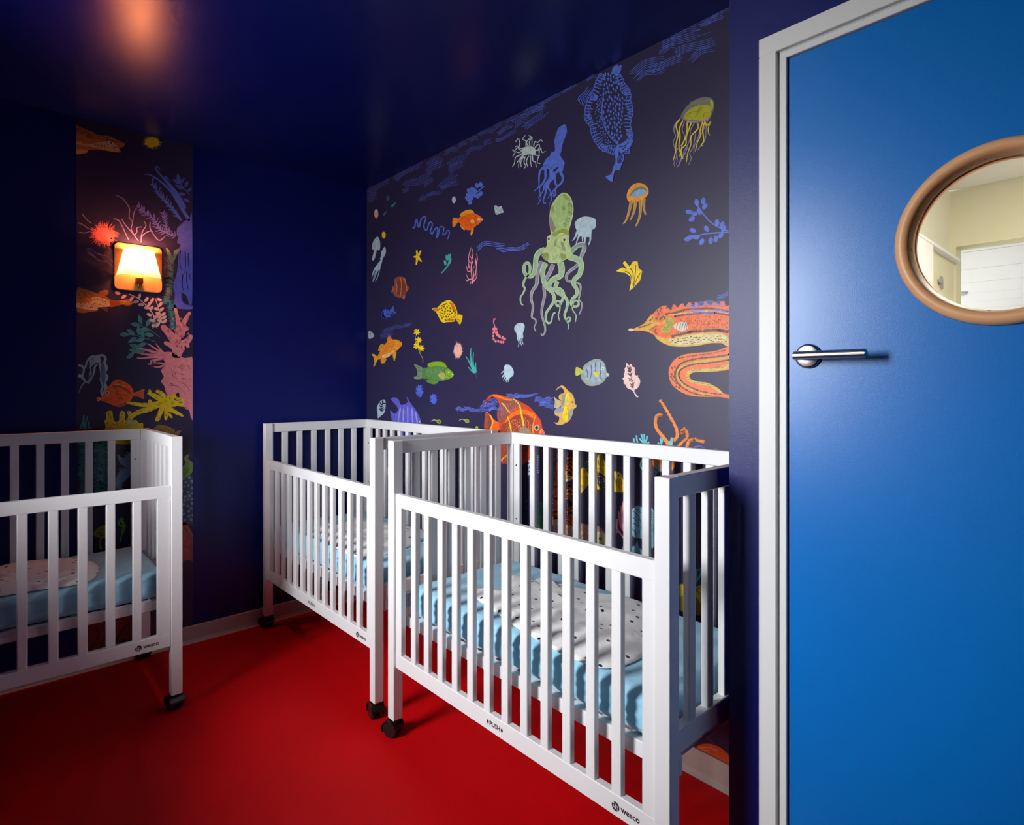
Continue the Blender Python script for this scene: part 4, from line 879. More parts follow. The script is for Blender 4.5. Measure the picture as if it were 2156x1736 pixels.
p.poly([(1090, 512), (1120, 498), (1180, 500), (1190, 530), (1150, 545)], (222, 132, 20)).poly([(1340, 410), (1400, 420), (1440, 500), (1452, 550), (1400, 520), (1370, 450)], (214, 122, 14)).poly([(1300, 690), (1330, 665), (1420, 655), (1410, 695)], (214, 132, 14)).scatter([(1200, 480), (1300, 410), (1420, 520), (1450, 590), (1420, 650), (1280, 680), (1200, 620)], 34, 32, 24, (112, 66, 14), 60, 40, True).strokes([[(1470, 630), (1520, 640)], [(1470, 650), (1515, 690)], [(1470, 660), (1500, 715)]], 6, 4, (150, 90, 10))
p.build('printed_fish', 'yellow boxfish print with dark spots')
p = Print('Q').poly([(255, 1245), (215, 1200), (165, 1195), (195, 1250), (205, 1310), (190, 1388), (215, 1370), (250, 1290)], (234, 168, 36)).poly([(402, 1005), (410, 940), (430, 903), (475, 980)], (240, 130, 50)).poly([(262, 1142), (285, 1070), (320, 1038), (352, 1060), (310, 1135)], (214, 150, 34)).poly([(310, 1278), (388, 1268), (360, 1330), (320, 1338), (303, 1310)], (226, 156, 30)).poly([(485, 1190), (540, 1160), (530, 1240), (510, 1302)], (222, 172, 30))
p.poly([(250, 1240), (290, 1160), (330, 1090), (400, 1010), (470, 975), (540, 975), (600, 1000), (630, 1030), (620, 1070), (560, 1130), (490, 1180), (420, 1240), (340, 1268), (280, 1277), (250, 1277)], (245, 148, 36)).poly([(330, 1210), (430, 1180), (510, 1130), (500, 1170), (420, 1232), (340, 1260)], (244, 190, 130)).scatter([(300, 1180), (420, 1020), (520, 1000), (500, 1090), (380, 1180)], 30, 20, 12, (226, 112, 20), -40, 30).ell(560, 1020, 12, 14, (250, 200, 90)).ell(560, 1020, 5, 6, (60, 40, 20)).stroke([(520, 1060), (535, 1105), (580, 1110)], 8, 5, (250, 200, 150)); p.build('printed_fish', 'golden orange fish print swimming up')
p = Print('Q').poly([(945, 1415), (900, 1380), (830, 1350), (810, 1360), (850, 1420), (860, 1480), (850, 1530), (805, 1545), (820, 1570), (880, 1577), (938, 1552)], (112, 140, 104)).poly([(985, 1600), (1060, 1590), (1180, 1600), (1150, 1647), (1070, 1648)], (92, 142, 54))
p.poly([(940, 1420), (1010, 1400), (1040, 1380), (1150, 1370), (1280, 1360), (1320, 1400), (1380, 1450), (1412, 1500), (1400, 1540), (1330, 1580), (1220, 1605), (1100, 1602), (1000, 1572), (940, 1560)], (84, 130, 70)).poly([(1015, 1370), (1040, 1330), (1150, 1308), (1260, 1320), (1300, 1370), (1312, 1398), (1180, 1376), (1050, 1392)], (134, 172, 28)).poly([(1285, 1490), (1290, 1440), (1340, 1420), (1400, 1480), (1412, 1502), (1400, 1540), (1340, 1570), (1290, 1550)], (132, 170, 36))
p.scatter([(990, 1420), (1270, 1400), (1180, 1580), (1000, 1540)], 80, 18, 10, (122, 166, 100), 30, 40).poly([(1180, 1500), (1230, 1470), (1280, 1490), (1290, 1560), (1230, 1577), (1190, 1540)], (168, 172, 94)).ell(1340, 1470, 14, 14, (220, 220, 130)).ell(1340, 1470, 6, 6, (40, 50, 20)).ell(1402, 1505, 10, 14, (226, 226, 196)).strokes([[(1280, 1440), (1290, 1500), (1275, 1560)], [(1310, 1520), (1350, 1530), (1390, 1525)]], 12, 6, (52, 84, 36)).strokes([[(860, 1390), (920, 1410)], [(870, 1450), (930, 1460)], [(860, 1540), (920, 1520)]], 8, 5, (70, 96, 66)); p.build('printed_fish', 'green parrot-like fish print')
p = Print('J').poly([(1335, 1080), (1290, 1045), (1255, 1043), (1252, 1132), (1290, 1127), (1332, 1102)], (192, 194, 70)).poly([(1330, 1090), (1335, 1040), (1370, 1000), (1430, 960), (1500, 943), (1560, 970), (1590, 1020), (1605, 1095), (1632, 1110), (1628, 1142), (1600, 1152), (1580, 1190), (1530, 1230), (1450, 1252), (1380, 1240), (1330, 1190), (1310, 1140)], (150, 162, 150))
p.poly([(1340, 1090), (1390, 1015), (1490, 978), (1560, 1000), (1588, 1060), (1590, 1120), (1550, 1190), (1450, 1215), (1380, 1170)], (158, 172, 190)).strokes([[(1370, 1050), (1390, 1110), (1380, 1160)], [(1425, 1010), (1435, 1090), (1410, 1195)], [(1475, 985), (1480, 1060), (1475, 1090)], [(1480, 1150), (1485, 1205)], [(1530, 985), (1540, 1060), (1530, 1150), (1560, 1190)]], 10, 6, (62, 72, 110)).poly([(1448, 1100), (1490, 1092), (1522, 1097), (1515, 1130), (1490, 1152)], (206, 204, 60)).ell(1560, 1052, 18, 18, (214, 220, 220)).ell(1561, 1053, 8, 8, (50, 60, 80)).ell(1612, 1122, 14, 16, (196, 204, 200)); p.build('printed_fish', 'silver striped fish print with a yellow tail')
p = Print('G'); RED = (206, 66, 30)
p.poly([(660, 730), (580, 670), (510, 590), (470, 546), (445, 580), (432, 700), (440, 812), (520, 818), (580, 840), (680, 860)], (232, 96, 28)).poly([(440, 600), (480, 575), (525, 640), (540, 720), (515, 806), (440, 800)], (134, 66, 52)).stroke([(512, 590), (560, 690), (525, 815)], 22, 18, (232, 170, 50))
for k in range(12): p.stroke([(440, 590 + k * 18), (500, 596 + k * 17)], 6, 4, (206, 98, 40))
p.poly([(425, 470), (445, 400), (490, 320), (560, 283), (650, 290), (760, 320), (900, 360), (1020, 420), (1120, 480), (1220, 590), (1290, 690), (1310, 790), (1352, 870), (1350, 892), (1310, 980), (1210, 1110), (1130, 1250), (1040, 1330), (900, 1370), (760, 1330), (690, 1320), (660, 1180), (655, 980), (655, 740), (630, 650), (625, 560), (650, 480), (650, 410), (600, 345), (540, 325), (480, 390), (440, 455)], RED)
p.poly([(660, 420), (720, 370), (860, 350), (960, 400), (1000, 440), (900, 490), (820, 560), (760, 640), (700, 715), (650, 690), (625, 600), (650, 480)], (144, 78, 72)).poly([(740, 700), (830, 580), (960, 515), (1120, 540), (1205, 600), (1180, 650), (1060, 585), (900, 605), (800, 675), (720, 760)], (236, 112, 30))
p.poly([(690, 760), (800, 690), (900, 615), (1000, 590), (1110, 630), (1175, 700), (1160, 880), (1060, 1200), (860, 1320), (700, 1300), (670, 1000)], (150, 62, 44)).scatter([(760, 760), (900, 640), (1080, 640), (1150, 740), (1120, 880), (760, 880)], 80, 26, 11, (236, 142, 82), 75, 14).scatter([(680, 900), (1100, 900), (1000, 1250), (720, 1290)], 40, 40, 6, (196, 110, 70), -50, 20)
for k in range(9): p.stroke([(670 + 38 * k, 430 - 5 * k), (690 + 36 * k, 520 - 6 * k), (690 + 22 * k, 620 - 12 * k)], 8, 4, (196, 120, 96))
p.stroke([(560, 300), (650, 320), (760, 360), (860, 372)], 26, 30, (240, 128, 36)).strokes([[(690, 410), (740, 460), (790, 530), (820, 572)]], 22, 14, (216, 188, 70)).stroke([(870, 350), (960, 440), (990, 560), (1010, 660), (1032, 770)], 16, 34, (226, 192, 56)).stroke([(778, 612), (810, 690), (828, 780), (842, 856)], 14, 24, (230, 190, 40)).stroke([(690, 1290), (730, 1240), (790, 1200)], 18, 12, (236, 180, 50))
p.stroke([(1216, 588), (1182, 700), (1166, 800), (1178, 890)], 12, 30, (242, 142, 50)).poly([(965, 825), (1000, 782), (1070, 790), (1130, 850), (1150, 892), (1000, 890)], (158, 136, 112)).strokes([[(1000, 810), (1060, 850)], [(1020, 800), (1100, 870)], [(990, 830), (1050, 880)]], 5, 3, (110, 88, 70)).ell(1225, 790, 36, 48, (198, 184, 150)).ell(1225, 790, 24, 34, (70, 88, 96)).ell(1227, 792, 12, 18, (24, 26, 30)).poly([(1275, 870), (1308, 808), (1352, 870), (1350, 892), (1290, 892)], (216, 110, 112)).stroke([(1275, 880), (1285, 830), (1312, 810)], 12, 10, (240, 190, 60)).scatter([(1220, 620), (1290, 720), (1290, 800), (1200, 720)], 14, 14, 7, (236, 130, 120), 60, 30)
p.build('printed_angelfish', 'large red angelfish print half hidden by the crib rail')
p = Print('G').poly([(1592, 390), (1530, 360), (1485, 322), (1500, 400), (1485, 482), (1540, 492), (1592, 460)], (190, 172, 128)).poly([(1515, 215), (1550, 180), (1600, 153), (1645, 170), (1700, 230), (1760, 280), (1795, 360), (1802, 430), (1827, 450), (1815, 490), (1782, 512), (1762, 600), (1720, 680), (1660, 720), (1590, 747), (1530, 742), (1488, 708), (1530, 716), (1560, 680), (1560, 622), (1510, 604), (1493, 550), (1520, 500), (1590, 480), (1590, 380), (1558, 350), (1570, 290), (1640, 260), (1620, 200), (1580, 182), (1522, 222)], (214, 168, 84))
p.poly([(1610, 300), (1660, 290), (1672, 340), (1640, 400), (1620, 470), (1590, 470), (1600, 380)], (150, 146, 130)).poly([(1690, 255), (1722, 300), (1722, 400), (1690, 470), (1695, 650), (1660, 692), (1620, 640), (1620, 560), (1650, 460), (1655, 340)], (236, 206, 22)).poly([(1700, 560), (1760, 500), (1762, 600), (1700, 680)], (160, 150, 130)).poly([(1500, 560), (1530, 500), (1630, 490), (1620, 540), (1560, 570)], (142, 146, 178)).scatter([(1690, 270), (1715, 310), (1710, 400), (1680, 600), (1650, 600), (1670, 400)], 22, 10, 8, (90, 86, 30)).ell(1690, 420, 34, 18, (196, 186, 160), .9).ell(1765, 405, 16, 18, (196, 120, 60)).ell(1766, 406, 7, 8, (60, 40, 30)); p.build('printed_fish', 'yellow crescent-finned fish print')
p = Print('B').poly([(220, 895), (240, 884), (262, 896), (275, 925), (310, 912), (306, 880), (332, 922), (360, 958), (383, 1010), (386, 1060), (340, 1100), (260, 1090), (232, 1040), (222, 1000), (216, 955), (240, 975), (258, 945)], (98, 94, 204)).strokes([[(272, 940), (262, 1000), (260, 1040)], [(290, 940), (286, 1040)], [(312, 930), (312, 1040)], [(335, 940), (340, 1040)], [(355, 965), (368, 1040)]], 9, 6, (150, 148, 226)).ell(378, 1018, 4, 5, (200, 190, 60)); p.build('printed_angelfish', 'violet blue angelfish print behind the corner crib')
# --- small prints
p = Print('P').stroke([(785, 705), (815, 715), (840, 610), (855, 600), (870, 690), (890, 700), (920, 590), (970, 550), (990, 580), (960, 680), (980, 750), (1010, 740), (1040, 650), (1070, 635), (1090, 670), (1060, 770), (1085, 810), (1130, 740), (1160, 710), (1170, 770), (1150, 870), (1180, 830), (1200, 720), (1240, 700), (1265, 730), (1250, 820), (1290, 810), (1320, 760), (1350, 780), (1340, 840), (1320, 895)], 22, 14, BLUE); p.build('printed_worm', 'wriggling blue worm print')
p = Print('P').stroke([(1881, 85), (1790, 160), (1700, 240), (1650, 320)], 16, 12, BLUE)
for x, y, a in ((1645, 155, 70), (1770, 75, 80), (1825, 60, 80), (1700, 132, 60), (1640, 220, 20), (1690, 200, 40), (1625, 260, 0), (1680, 262, 60), (1730, 222, 60), (1782, 235, 100), (1825, 200, 110), (1665, 332, 110), (1640, 290, 20), (1735, 150, 60)): p.ell(x, y, 40, 30, BLUE, math.radians(a), 12)
p.build('printed_berries', 'blue berry sprig print')
p = Print('P')
for e in ((850, 1060), (917, 1064), (803, 1160), (927, 1236), (843, 1286)): p.stroke([(865, 1162), ((865 + e[0]) / 2, (1162 + e[1]) / 2), e], 50, 22, YEL)
p.scatter([(830, 1120), (900, 1110), (905, 1210), (850, 1230)], 12, 12, 6, (120, 84, 10)); p.build('printed_starfish', 'yellow starfish print')
p = Print('P').stroke([(1222, 1415), (1300, 1330), (1340, 1260), (1350, 1180)], 16, 30, TEAL)
for q in ((1310, 1175, 18, 46, -.2), (1337, 1160, 17, 46, .1), (1285, 1250, 20, 42, -.2), (1362, 1225, 16, 52, .25), (1360, 1150, 14, 38, .2)): p.ell(q[0], q[1], q[2], q[3], TEAL, q[4])
p.build('printed_seaweed'); p = Print('P')
p.strokes([[(1705, 1575), (1690, 1450), (1680, 1330), (1690, 1200), (1660, 1130), (1680, 1015)], [(1690, 1260), (1650, 1230), (1640, 1170), (1660, 1070)], [(1690, 1200), (1710, 1120), (1700, 1040)], [(1700, 1540), (1720, 1450), (1710, 1350), (1730, 1300)], [(1710, 1540), (1760, 1480), (1775, 1410)], [(1740, 1460), (1755, 1380), (1760, 1280), (1735, 1230)], [(1755, 1290), (1775, 1200), (1765, 1100)], [(1670, 1380), (1630, 1380), (1610, 1300)], [(1695, 1500), (1640, 1500), (1610, 1430)], [(1660, 1500), (1615, 1525), (1595, 1500)], [(1690, 1270), (1715, 1210)], [(1755, 1270), (1750, 1180)], [(1670, 1575), (1680, 1530)], [(1650, 1340), (1640, 1240)]], 21, 8, PINK); p.build('printed_coral', 'thin pink branching coral print')
p = Print('P').urchin(235, 505, 30, 68, 22, 1.25, (238, 178, 160)); p.build('printed_urchin')
p = Print('P').urchin(350, 830, 28, 52, 18, 1.25, YEL); p.build('printed_urchin')
p = Print('P').urchin(1418, 295, 29, 52, 12, 1.1, PALE); p.build('printed_urchin')
p = Print('P').strokes([[(385, 265), (425, 230)], [(390, 285), (440, 250)], [(400, 300), (442, 268)]], 16, 8, (50, 120, 118)).stroke([(465, 400), (500, 365), (535, 330)], 46, 14, (60, 140, 134)).stroke([(345, 525), (370, 495), (403, 465)], 30, 8, (60, 140, 134)); p.build('printed_fry')
p = Print('Q').urchin(1480, 1140, 62, 110, 34, 1.32, (240, 178, 164)); p.build('printed_urchin', 'pale pink sea urchin print')
p = Print('Q').strokes([[(1740, 1480), (1690, 1350), (1672, 1200), (1680, 1095)], [(1745, 1480), (1710, 1330), (1718, 1165)], [(1730, 1480), (1660, 1330), (1600, 1225)], [(1735, 1480), (1680, 1440), (1635, 1390)], [(1750, 1480), (1748, 1400), (1750, 1320)]], 34, 12, TEAL).stroke([(1742, 1470), (1760, 1530), (1772, 1575)], 8, 5, (90, 100, 130)); p.build('printed_seaweed', 'teal grass tuft print')
p = Print('Q').feather([(320, 620), (400, 580), (520, 520)], 7, 85, 26, (80, 106, 218), 55, core=22); p.build('printed_seaweed')
p = Print('Q').strokes([[(835, 920), (835, 990), (880, 1060), (890, 1150), (920, 1220), (945, 1270), (943, 1325)]], 10, 8, (176, 166, 120))
for x, y in ((855, 860), (882, 985), (850, 1070), (922, 1105)):
    for k in range(7): p.leaf(x, y, 58, 26, k * 51 + random.uniform(-10, 10), YEL)
p.build('printed_weed', 'yellow flowering weed print')
p = Print('Q').poly([(118, 845), (160, 855), (190, 885), (203, 912), (180, 945), (118, 958)], (170, 178, 186)).ell(150, 885, 7, 9, (60, 66, 76)); p.build('printed_fish')
p = Print('Q').waves([(285, 850), (400, 830), (500, 790), (600, 770), (690, 770)], 4, 14, 6, (78, 88, 168), 8, 3).waves([(290, 950), (350, 910), (440, 890), (490, 860)], 5, 16, 6, (78, 88, 168), 6, 2).waves([(660, 740), (710, 755), (775, 735)], 4, 12, 6, (88, 98, 180), 5, 1); p.build('printed_waves')
p = Print('B')
for cx, cy, rx, ry in ((378, 848, 22, 36), (455, 893, 20, 30)):
    for k in range(13):
        a = k * 2.4; p.stroke([(cx, cy), (cx + rx * math.cos(a) * .6, cy + ry * math.sin(a) * .6), (cx + rx * math.cos(a + .25), cy + ry * math.sin(a + .25))], 8, 5, (80, 106, 214))
p.build('printed_seaweed')
p = Print('B').poly([(145, 970), (142, 940), (160, 905), (185, 897), (190, 930), (182, 970), (165, 985), (148, 1000)], (172, 196, 206)).feather([(170, 960), (165, 930), (180, 905)], 5, 22, 6, GROUND, 50, core=4); p.build('printed_leaf')
p = Print('B')
for x, y in ((485, 1018), (640, 1014)): p.ell(x, y, 14, 11, (150, 168, 60), .4).ell(x + 2, y + 1, 6, 4, (80, 90, 40), .4).stroke([(x - 12, y - 4), (x - 26, y - 10), (x - 44, y - 2)], 5, 3, (190, 196, 130))
p.ell(695, 1052, 8, 10, (160, 176, 60)); p.build('printed_fry')
p = Print('J').stroke([(345, 487), (330, 500), (320, 520), (335, 580), (338, 640), (370, 690), (445, 725)], 11, 9, (240, 128, 136)).stroke([(320, 485), (330, 510)], 8, 6, (240, 128, 136))
for x, y in ((318, 605), (352, 605), (320, 645), (358, 645), (318, 685), (370, 672), (322, 720), (392, 688), (345, 745), (425, 700), (375, 745), (450, 718), (405, 752), (432, 752)): p.ell(x, y, 12, 17, (240, 128, 136), random.uniform(-.5, .5), 10)
p.build('printed_coral', 'small pink berried coral print')
# --- water lines along the ceiling
WV = (84, 98, 190); p = Print('W')
for path, n, sp in (([(60, 1330), (110, 1290), (150, 1300)], 5, 12), ([(60, 1400), (110, 1350), (150, 1340)], 5, 12), ([(130, 1285), (200, 1230), (265, 1205)], 4, 11), ([(290, 1210), (380, 1140), (480, 1090), (590, 1040)], 5, 9), ([(350, 1280), (430, 1230), (520, 1220), (600, 1170), (660, 1165)], 5, 12), ([(370, 1300), (410, 1300), (440, 1275)], 3, 10), ([(560, 1250), (610, 1225), (650, 1190)], 4, 9),
                    ([(600, 1070), (660, 1040), (750, 990)], 5, 11), ([(600, 1140), (650, 1090), (750, 1040)], 5, 11), ([(530, 1390), (570, 1365), (600, 1370)], 4, 9), ([(585, 1345), (650, 1330), (730, 1305)], 4, 8), ([(710, 1290), (760, 1240), (885, 1150)], 5, 12), ([(720, 1280), (800, 1250), (890, 1215)], 4, 9), ([(785, 1070), (850, 1040), (965, 980)], 5, 11), ([(795, 1140), (850, 1090), (950, 1030)], 5, 10), ([(950, 960), (1020, 920), (1120, 900)], 4, 9),
                    ([(750, 970), (820, 930), (900, 915)], 4, 9), ([(885, 895), (930, 870), (965, 860)], 4, 9), ([(980, 855), (1030, 825), (1075, 825)], 4, 9), ([(1060, 795), (1130, 765), (1240, 745)], 4, 9), ([(1105, 880), (1150, 860), (1195, 840)], 4, 10), ([(1210, 730), (1280, 685)], 4, 9), ([(1300, 700), (1370, 650), (1420, 620)], 3, 10)): p.waves(path, n, sp * 1.15, 3.4, WV, 4, 1.5)
for path, n, sp in (([(1245, 785), (1310, 740), (1385, 710)], 4, 10), ([(1225, 845), (1310, 820), (1415, 750)], 4, 9), ([(1380, 700), (1450, 660), (1540, 640)], 7, 12), ([(1470, 730), (1560, 680), (1700, 575)], 6, 10), ([(1460, 610), (1560, 570), (1690, 530)], 6, 11), ([(1550, 590), (1600, 560), (1680, 550)], 4, 10), ([(1600, 530), (1720, 470), (1830, 410)], 4, 9), ([(1820, 410), (1900, 375), (1990, 320)], 4, 8), ([(2050, 295), (2140, 255)], 3, 8)): p.waves(path, max(3, n - 1), sp * 1.2, 3.8, BLUE, 4, 1.2)
p.build('printed_waves', 'blue wavy line print running below the ceiling')
p = Print('A')
for path, n, sp in (([(1545, 420), (1620, 360), (1745, 330)], 5, 10), ([(1570, 445), (1620, 405), (1700, 400), (1730, 370)], 4, 9), ([(1650, 385), (1760, 345), (1850, 310)], 5, 9), ([(1870, 335), (1930, 290), (2005, 265)], 4, 10), ([(1785, 300), (1840, 270), (1950, 250), (2030, 215)], 5, 10), ([(1700, 260), (1760, 235), (1850, 215), (1985, 165)], 5, 10), ([(1700, 300), (1760, 260), (1800, 255)], 3, 10), ([(1760, 220), (1830, 165), (1945, 140)], 5, 10), ([(1920, 130), (2000, 110), (2060, 85)], 4, 9), ([(1975, 90), (2040, 65), (2092, 50)], 4, 9), ([(1930, 150), (1990, 120), (2030, 100)], 3, 9)): p.waves(path, n, sp, 2.9, BLUE, 3, 1.2)
p.build('printed_waves', 'blue wavy line print in the top corner by the door')
p = Print('A').waves([(690, 1380), (740, 1350), (850, 1355)], 3, 9, 4, BLUE, 4, 1.5).waves([(805, 1385), (880, 1375), (930, 1380), (1000, 1345)], 3, 9, 5, BLUE, 4, 1); p.build('printed_waves')
p = Print('G')
for path, n, sp in (([(5, 520), (60, 500), (150, 545)], 4, 14), ([(120, 490), (230, 515), (400, 540)], 4, 14), ([(360, 500), (480, 480), (640, 430)], 6, 20), ([(400, 430), (520, 400), (660, 370)], 5, 20), ([(490, 520), (600, 500), (720, 520)], 3, 16), ([(760, 295), (850, 310), (945, 285)], 4, 15), ([(900, 345), (1000, 310), (1250, 300)], 4, 12), ([(1200, 350), (1290, 370), (1480, 400)], 5, 16), ([(1250, 425), (1370, 440), (1500, 490)], 5, 16), ([(1360, 335), (1480, 345)], 2, 14)): p.waves(path, n, sp, 8, (100, 120, 222), 7, 2)
p.n += 60; p.build('printed_waves', 'blue wavy line print crossing the red angelfish')
# --- around the cribs on the right
p = Print('L'); OR = (236, 134, 48)
for path, a, b in (([(770, 185), (860, 310), (950, 470), (1030, 610), (1080, 740), (1085, 850), (1020, 930)], 40, 72), ([(820, 480), (770, 455), (710, 490), (690, 600), (720, 710), (800, 820), (880, 920), (960, 1060)], 58, 74), ([(1190, 820), (1165, 760), (1215, 720), (1265, 780), (1265, 870), (1200, 930), (1080, 1060)], 18, 56), ([(1610, 950), (1500, 930), (1400, 900), (1310, 930), (1250, 1060)], 46, 62)): p.stroke(path, a * .85, b * .85, OR).feather(path, 34, 44, 12, OR, 55)
p.build('printed_brittle_star', 'orange brittle star print with four fuzzy arms')
p = Print('L').strokes([[(298, 875), (305, 960)], [(350, 825), (355, 900), (375, 980)], [(432, 800), (460, 890), (490, 990)], [(482, 802), (495, 900), (490, 990)], [(540, 835), (535, 900), (495, 985)], [(398, 880), (450, 940), (490, 990)], [(575, 940), (560, 990)], [(535, 955), (548, 995)], [(782, 865), (800, 1000)], [(830, 880), (800, 990)], [(740, 955), (760, 1000)]], 32, 26, (104, 186, 196)).strokes([[(995, 865), (980, 950), (970, 1040)], [(935, 930), (965, 1010)]], 44, 60, (126, 190, 184)); p.build('printed_seaweed')
p = Print('L').waves([(1370, 1050), (1480, 1025), (1600, 1065)], 2, 14, 9, BLUE, 0).waves([(1750, 1065), (1840, 1085)], 1, 0, 7, BLUE); p.build('printed_waves')
p = Print('N').feather([(600, 220), (595, 400), (585, 600), (565, 800), (560, 1000), (560, 1130)], 46, 62, 20, (226, 98, 28), 45, core=34); p.build('printed_coral', 'upright orange feather coral print behind the slats')
p = Print('N').feather([(760, 250), (752, 400), (745, 560)], 22, 66, 20, (228, 104, 26), 45, core=40).feather([(742, 680), (742, 760), (730, 860)], 9, 58, 22, (228, 104, 26), 45, core=26).feather([(755, 900), (750, 1040), (745, 1200)], 18, 70, 22, (228, 104, 26), 45, core=30); p.build('printed_coral')
p = Print('N').poly([(675, 505), (740, 520), (800, 545), (830, 560), (830, 590), (795, 600), (740, 630), (685, 642), (700, 580)], (216, 200, 130)).strokes([[(690, 520), (800, 560)], [(690, 560), (800, 570)], [(700, 600), (800, 580)]], 8, 5, (90, 76, 40))
p.poly([(1090, 460), (1105, 320), (1150, 268), (1190, 350), (1230, 440), (1250, 520), (1180, 540)], (214, 178, 36)).strokes([[(1130, 300), (1150, 440)], [(1160, 300), (1190, 440)], [(1115, 350), (1125, 440)]], 10, 6, (80, 66, 30)).poly([(830, 560), (890, 480), (940, 450), (1000, 480), (1100, 430), (1210, 450), (1330, 505), (1400, 520), (1440, 620), (1452, 700), (1445, 770), (1330, 772), (1200, 745), (1100, 742), (1000, 695), (900, 682), (850, 620)], (228, 188, 26)).poly([(880, 690), (970, 690), (930, 750), (880, 795)], (200, 170, 70))
p.poly([(905, 350), (1000, 362), (1060, 450), (1100, 500), (1190, 560), (1230, 640), (1215, 780), (1225, 900), (1140, 730), (1095, 660), (1000, 560), (930, 440)], (48, 52, 60)).scatter([(915, 360), (1000, 370), (1060, 470), (1190, 570), (1220, 640), (1205, 740), (1100, 640), (940, 430)], 60, 10, 9, (226, 230, 226)).scatter([(1120, 440), (1210, 460), (1200, 540), (1130, 520), (900, 600), (980, 620)], 40, 12, 10, (120, 92, 20)).strokes([[(930, 480), (960, 560), (945, 690)], [(975, 560), (970, 690)]], 8, 5, (110, 84, 16)).ell(1378, 560, 30, 32, (232, 232, 214)).ell(1380, 562, 14, 15, (40, 44, 50)).strokes([[(1340, 600), (1330, 760)], [(1360, 610), (1350, 760)], [(1385, 610), (1390, 740)], [(1410, 610), (1430, 700)], [(1330, 560), (1318, 700)]], 10, 6, (104, 80, 24)); p.build('printed_fish', 'yellow and black spotted fish print behind the slats')
p = Print('N').strokes([[(1460, 1390), (1390, 1300), (1360, 1240), (1365, 1130)], [(1450, 1290), (1405, 1200), (1382, 1030)], [(1440, 1250), (1420, 1100), (1445, 895)], [(1430, 1180), (1415, 960)], [(1400, 1310), (1345, 1290)]], 22, 26, (240, 142, 160)); p.build('printed_coral')
p = Print('N').poly([(1545, 1040), (1600, 970), (1640, 952), (1690, 975), (1780, 970), (1840, 1020), (1860, 1200), (1840, 1490), (1780, 1480), (1690, 1390), (1600, 1372), (1545, 1300)], (142, 184, 204)).strokes([[(1560, 1020), (1640, 1090), (1680, 1200)], [(1600, 990), (1690, 1060)], [(1560, 1100), (1620, 1160), (1690, 1260)], [(1570, 1180), (1640, 1230), (1660, 1330)], [(1560, 1260), (1600, 1300), (1610, 1360)], [(1590, 1080), (1660, 1160)]], 11, 6, (44, 62, 88)).scatter([(1740, 1000), (1840, 1040), (1840, 1300), (1760, 1300)], 50, 22, 13, (34, 50, 66), 30, 60); p.build('printed_shell', 'pale blue shell-like print behind the slats')
p = Print('N').poly([(1540, 1510), (1600, 1470), (1625, 1400), (1640, 1480), (1690, 1540), (1760, 1560), (1760, 1660), (1540, 1620)], (132, 178, 200)).scatter([(1550, 1530), (1690, 1560), (1700, 1640), (1560, 1610)], 20, 34, 12, (40, 60, 90), 20, 40); p.build('printed_coral')
p = Print('N').strokes([[(1380, 1520), (1420, 1570)], [(1425, 1480), (1440, 1560)], [(1400, 1550), (1470, 1590)]], 16, 8, (176, 186, 214)); p.build('printed_weed')
p = Print('N').poly([(500, 1330), (530, 1260), (515, 1150), (550, 1105), (590, 1130), (620, 1240), (700, 1195), (800, 1180), (950, 1195), (1100, 1220), (1165, 1255), (1205, 1330), (1222, 1430), (1210, 1540), (1000, 1520), (700, 1440), (500, 1360)], (168, 124, 108)).scatter([(700, 1220), (1100, 1240), (1080, 1440), (720, 1400)], 60, 36, 10, (216, 190, 170), 50, 60).poly([(1090, 1320), (1170, 1290), (1210, 1360), (1200, 1520), (1095, 1500)], (206, 196, 150)).ell(1130, 1385, 38, 46, (190, 196, 120)).ell(1135, 1382, 14, 18, (30, 36, 30)).strokes([[(530, 1150), (590, 1230)], [(550, 1130), (600, 1220)], [(520, 1180), (585, 1250)]], 7, 4, (214, 188, 170)); p.build('printed_fish', 'brown mottled fish print with a green eye behind the slats')
p = Print('N').feather([(392, 890), (385, 1000), (375, 1120), (370, 1250)], 30, 62, 12, (62, 156, 98), 45, core=14); p.build('printed_seaweed')
p = Print('N').poly([(335, 1280), (350, 1220), (420, 1290), (430, 1330)], (190, 150, 116)); p.build('printed_rock')
p = Print('N').feather([(210, 300), (225, 420), (228, 560)], 11, 52, 15, (192, 206, 222), 50, core=14).feather([(320, 300), (318, 420), (325, 540)], 8, 26, 10, (120, 136, 196), 50); p.build('printed_seaweed')
p = Print('N').strokes([[(175, 870), (178, 910)], [(178, 960), (176, 1000)]], 18, 12, (120, 128, 206)); p.build('printed_fry')
p = Print('N').poly([(1830, 350), (1960, 340), (2110, 350), (2100, 470), (2000, 560), (1900, 480), (1840, 450)], (232, 130, 46)).strokes([[(1845, 600), (1860, 520), (1840, 460)], [(1850, 560), (1900, 500), (1940, 440)], [(1860, 520), (1890, 430), (1880, 380)], [(1900, 500), (1960, 480)], [(1920, 470), (1920, 400)], [(1690, 480), (1665, 430), (1680, 360)]], 24, 12, (106, 184, 196)); p.build('printed_brittle_star')
p = Print('R').poly([(590, 160), (612, 150), (640, 170), (690, 175), (735, 160), (742, 200), (742, 360), (690, 340), (590, 320)], (214, 184, 24), False).poly([(590, 240), (690, 230), (740, 290), (742, 360), (590, 320)], (150, 122, 30)).strokes([[(690, 200), (740, 165)], [(690, 185), (735, 215)]], 8, 4, (80, 64, 20)); p.build('printed_coral')
p = Print('R').strokes([[(700, 160), (710, 110), (700, 50)], [(712, 130), (735, 90), (735, 45)], [(700, 60), (725, 60)]], 12, 9, (62, 180, 168)); p.build('printed_seaweed')
p = Print('R').urchin(795, -95, 30, 46, 24, 1.25, (196, 180, 40)); p.build('printed_urchin')
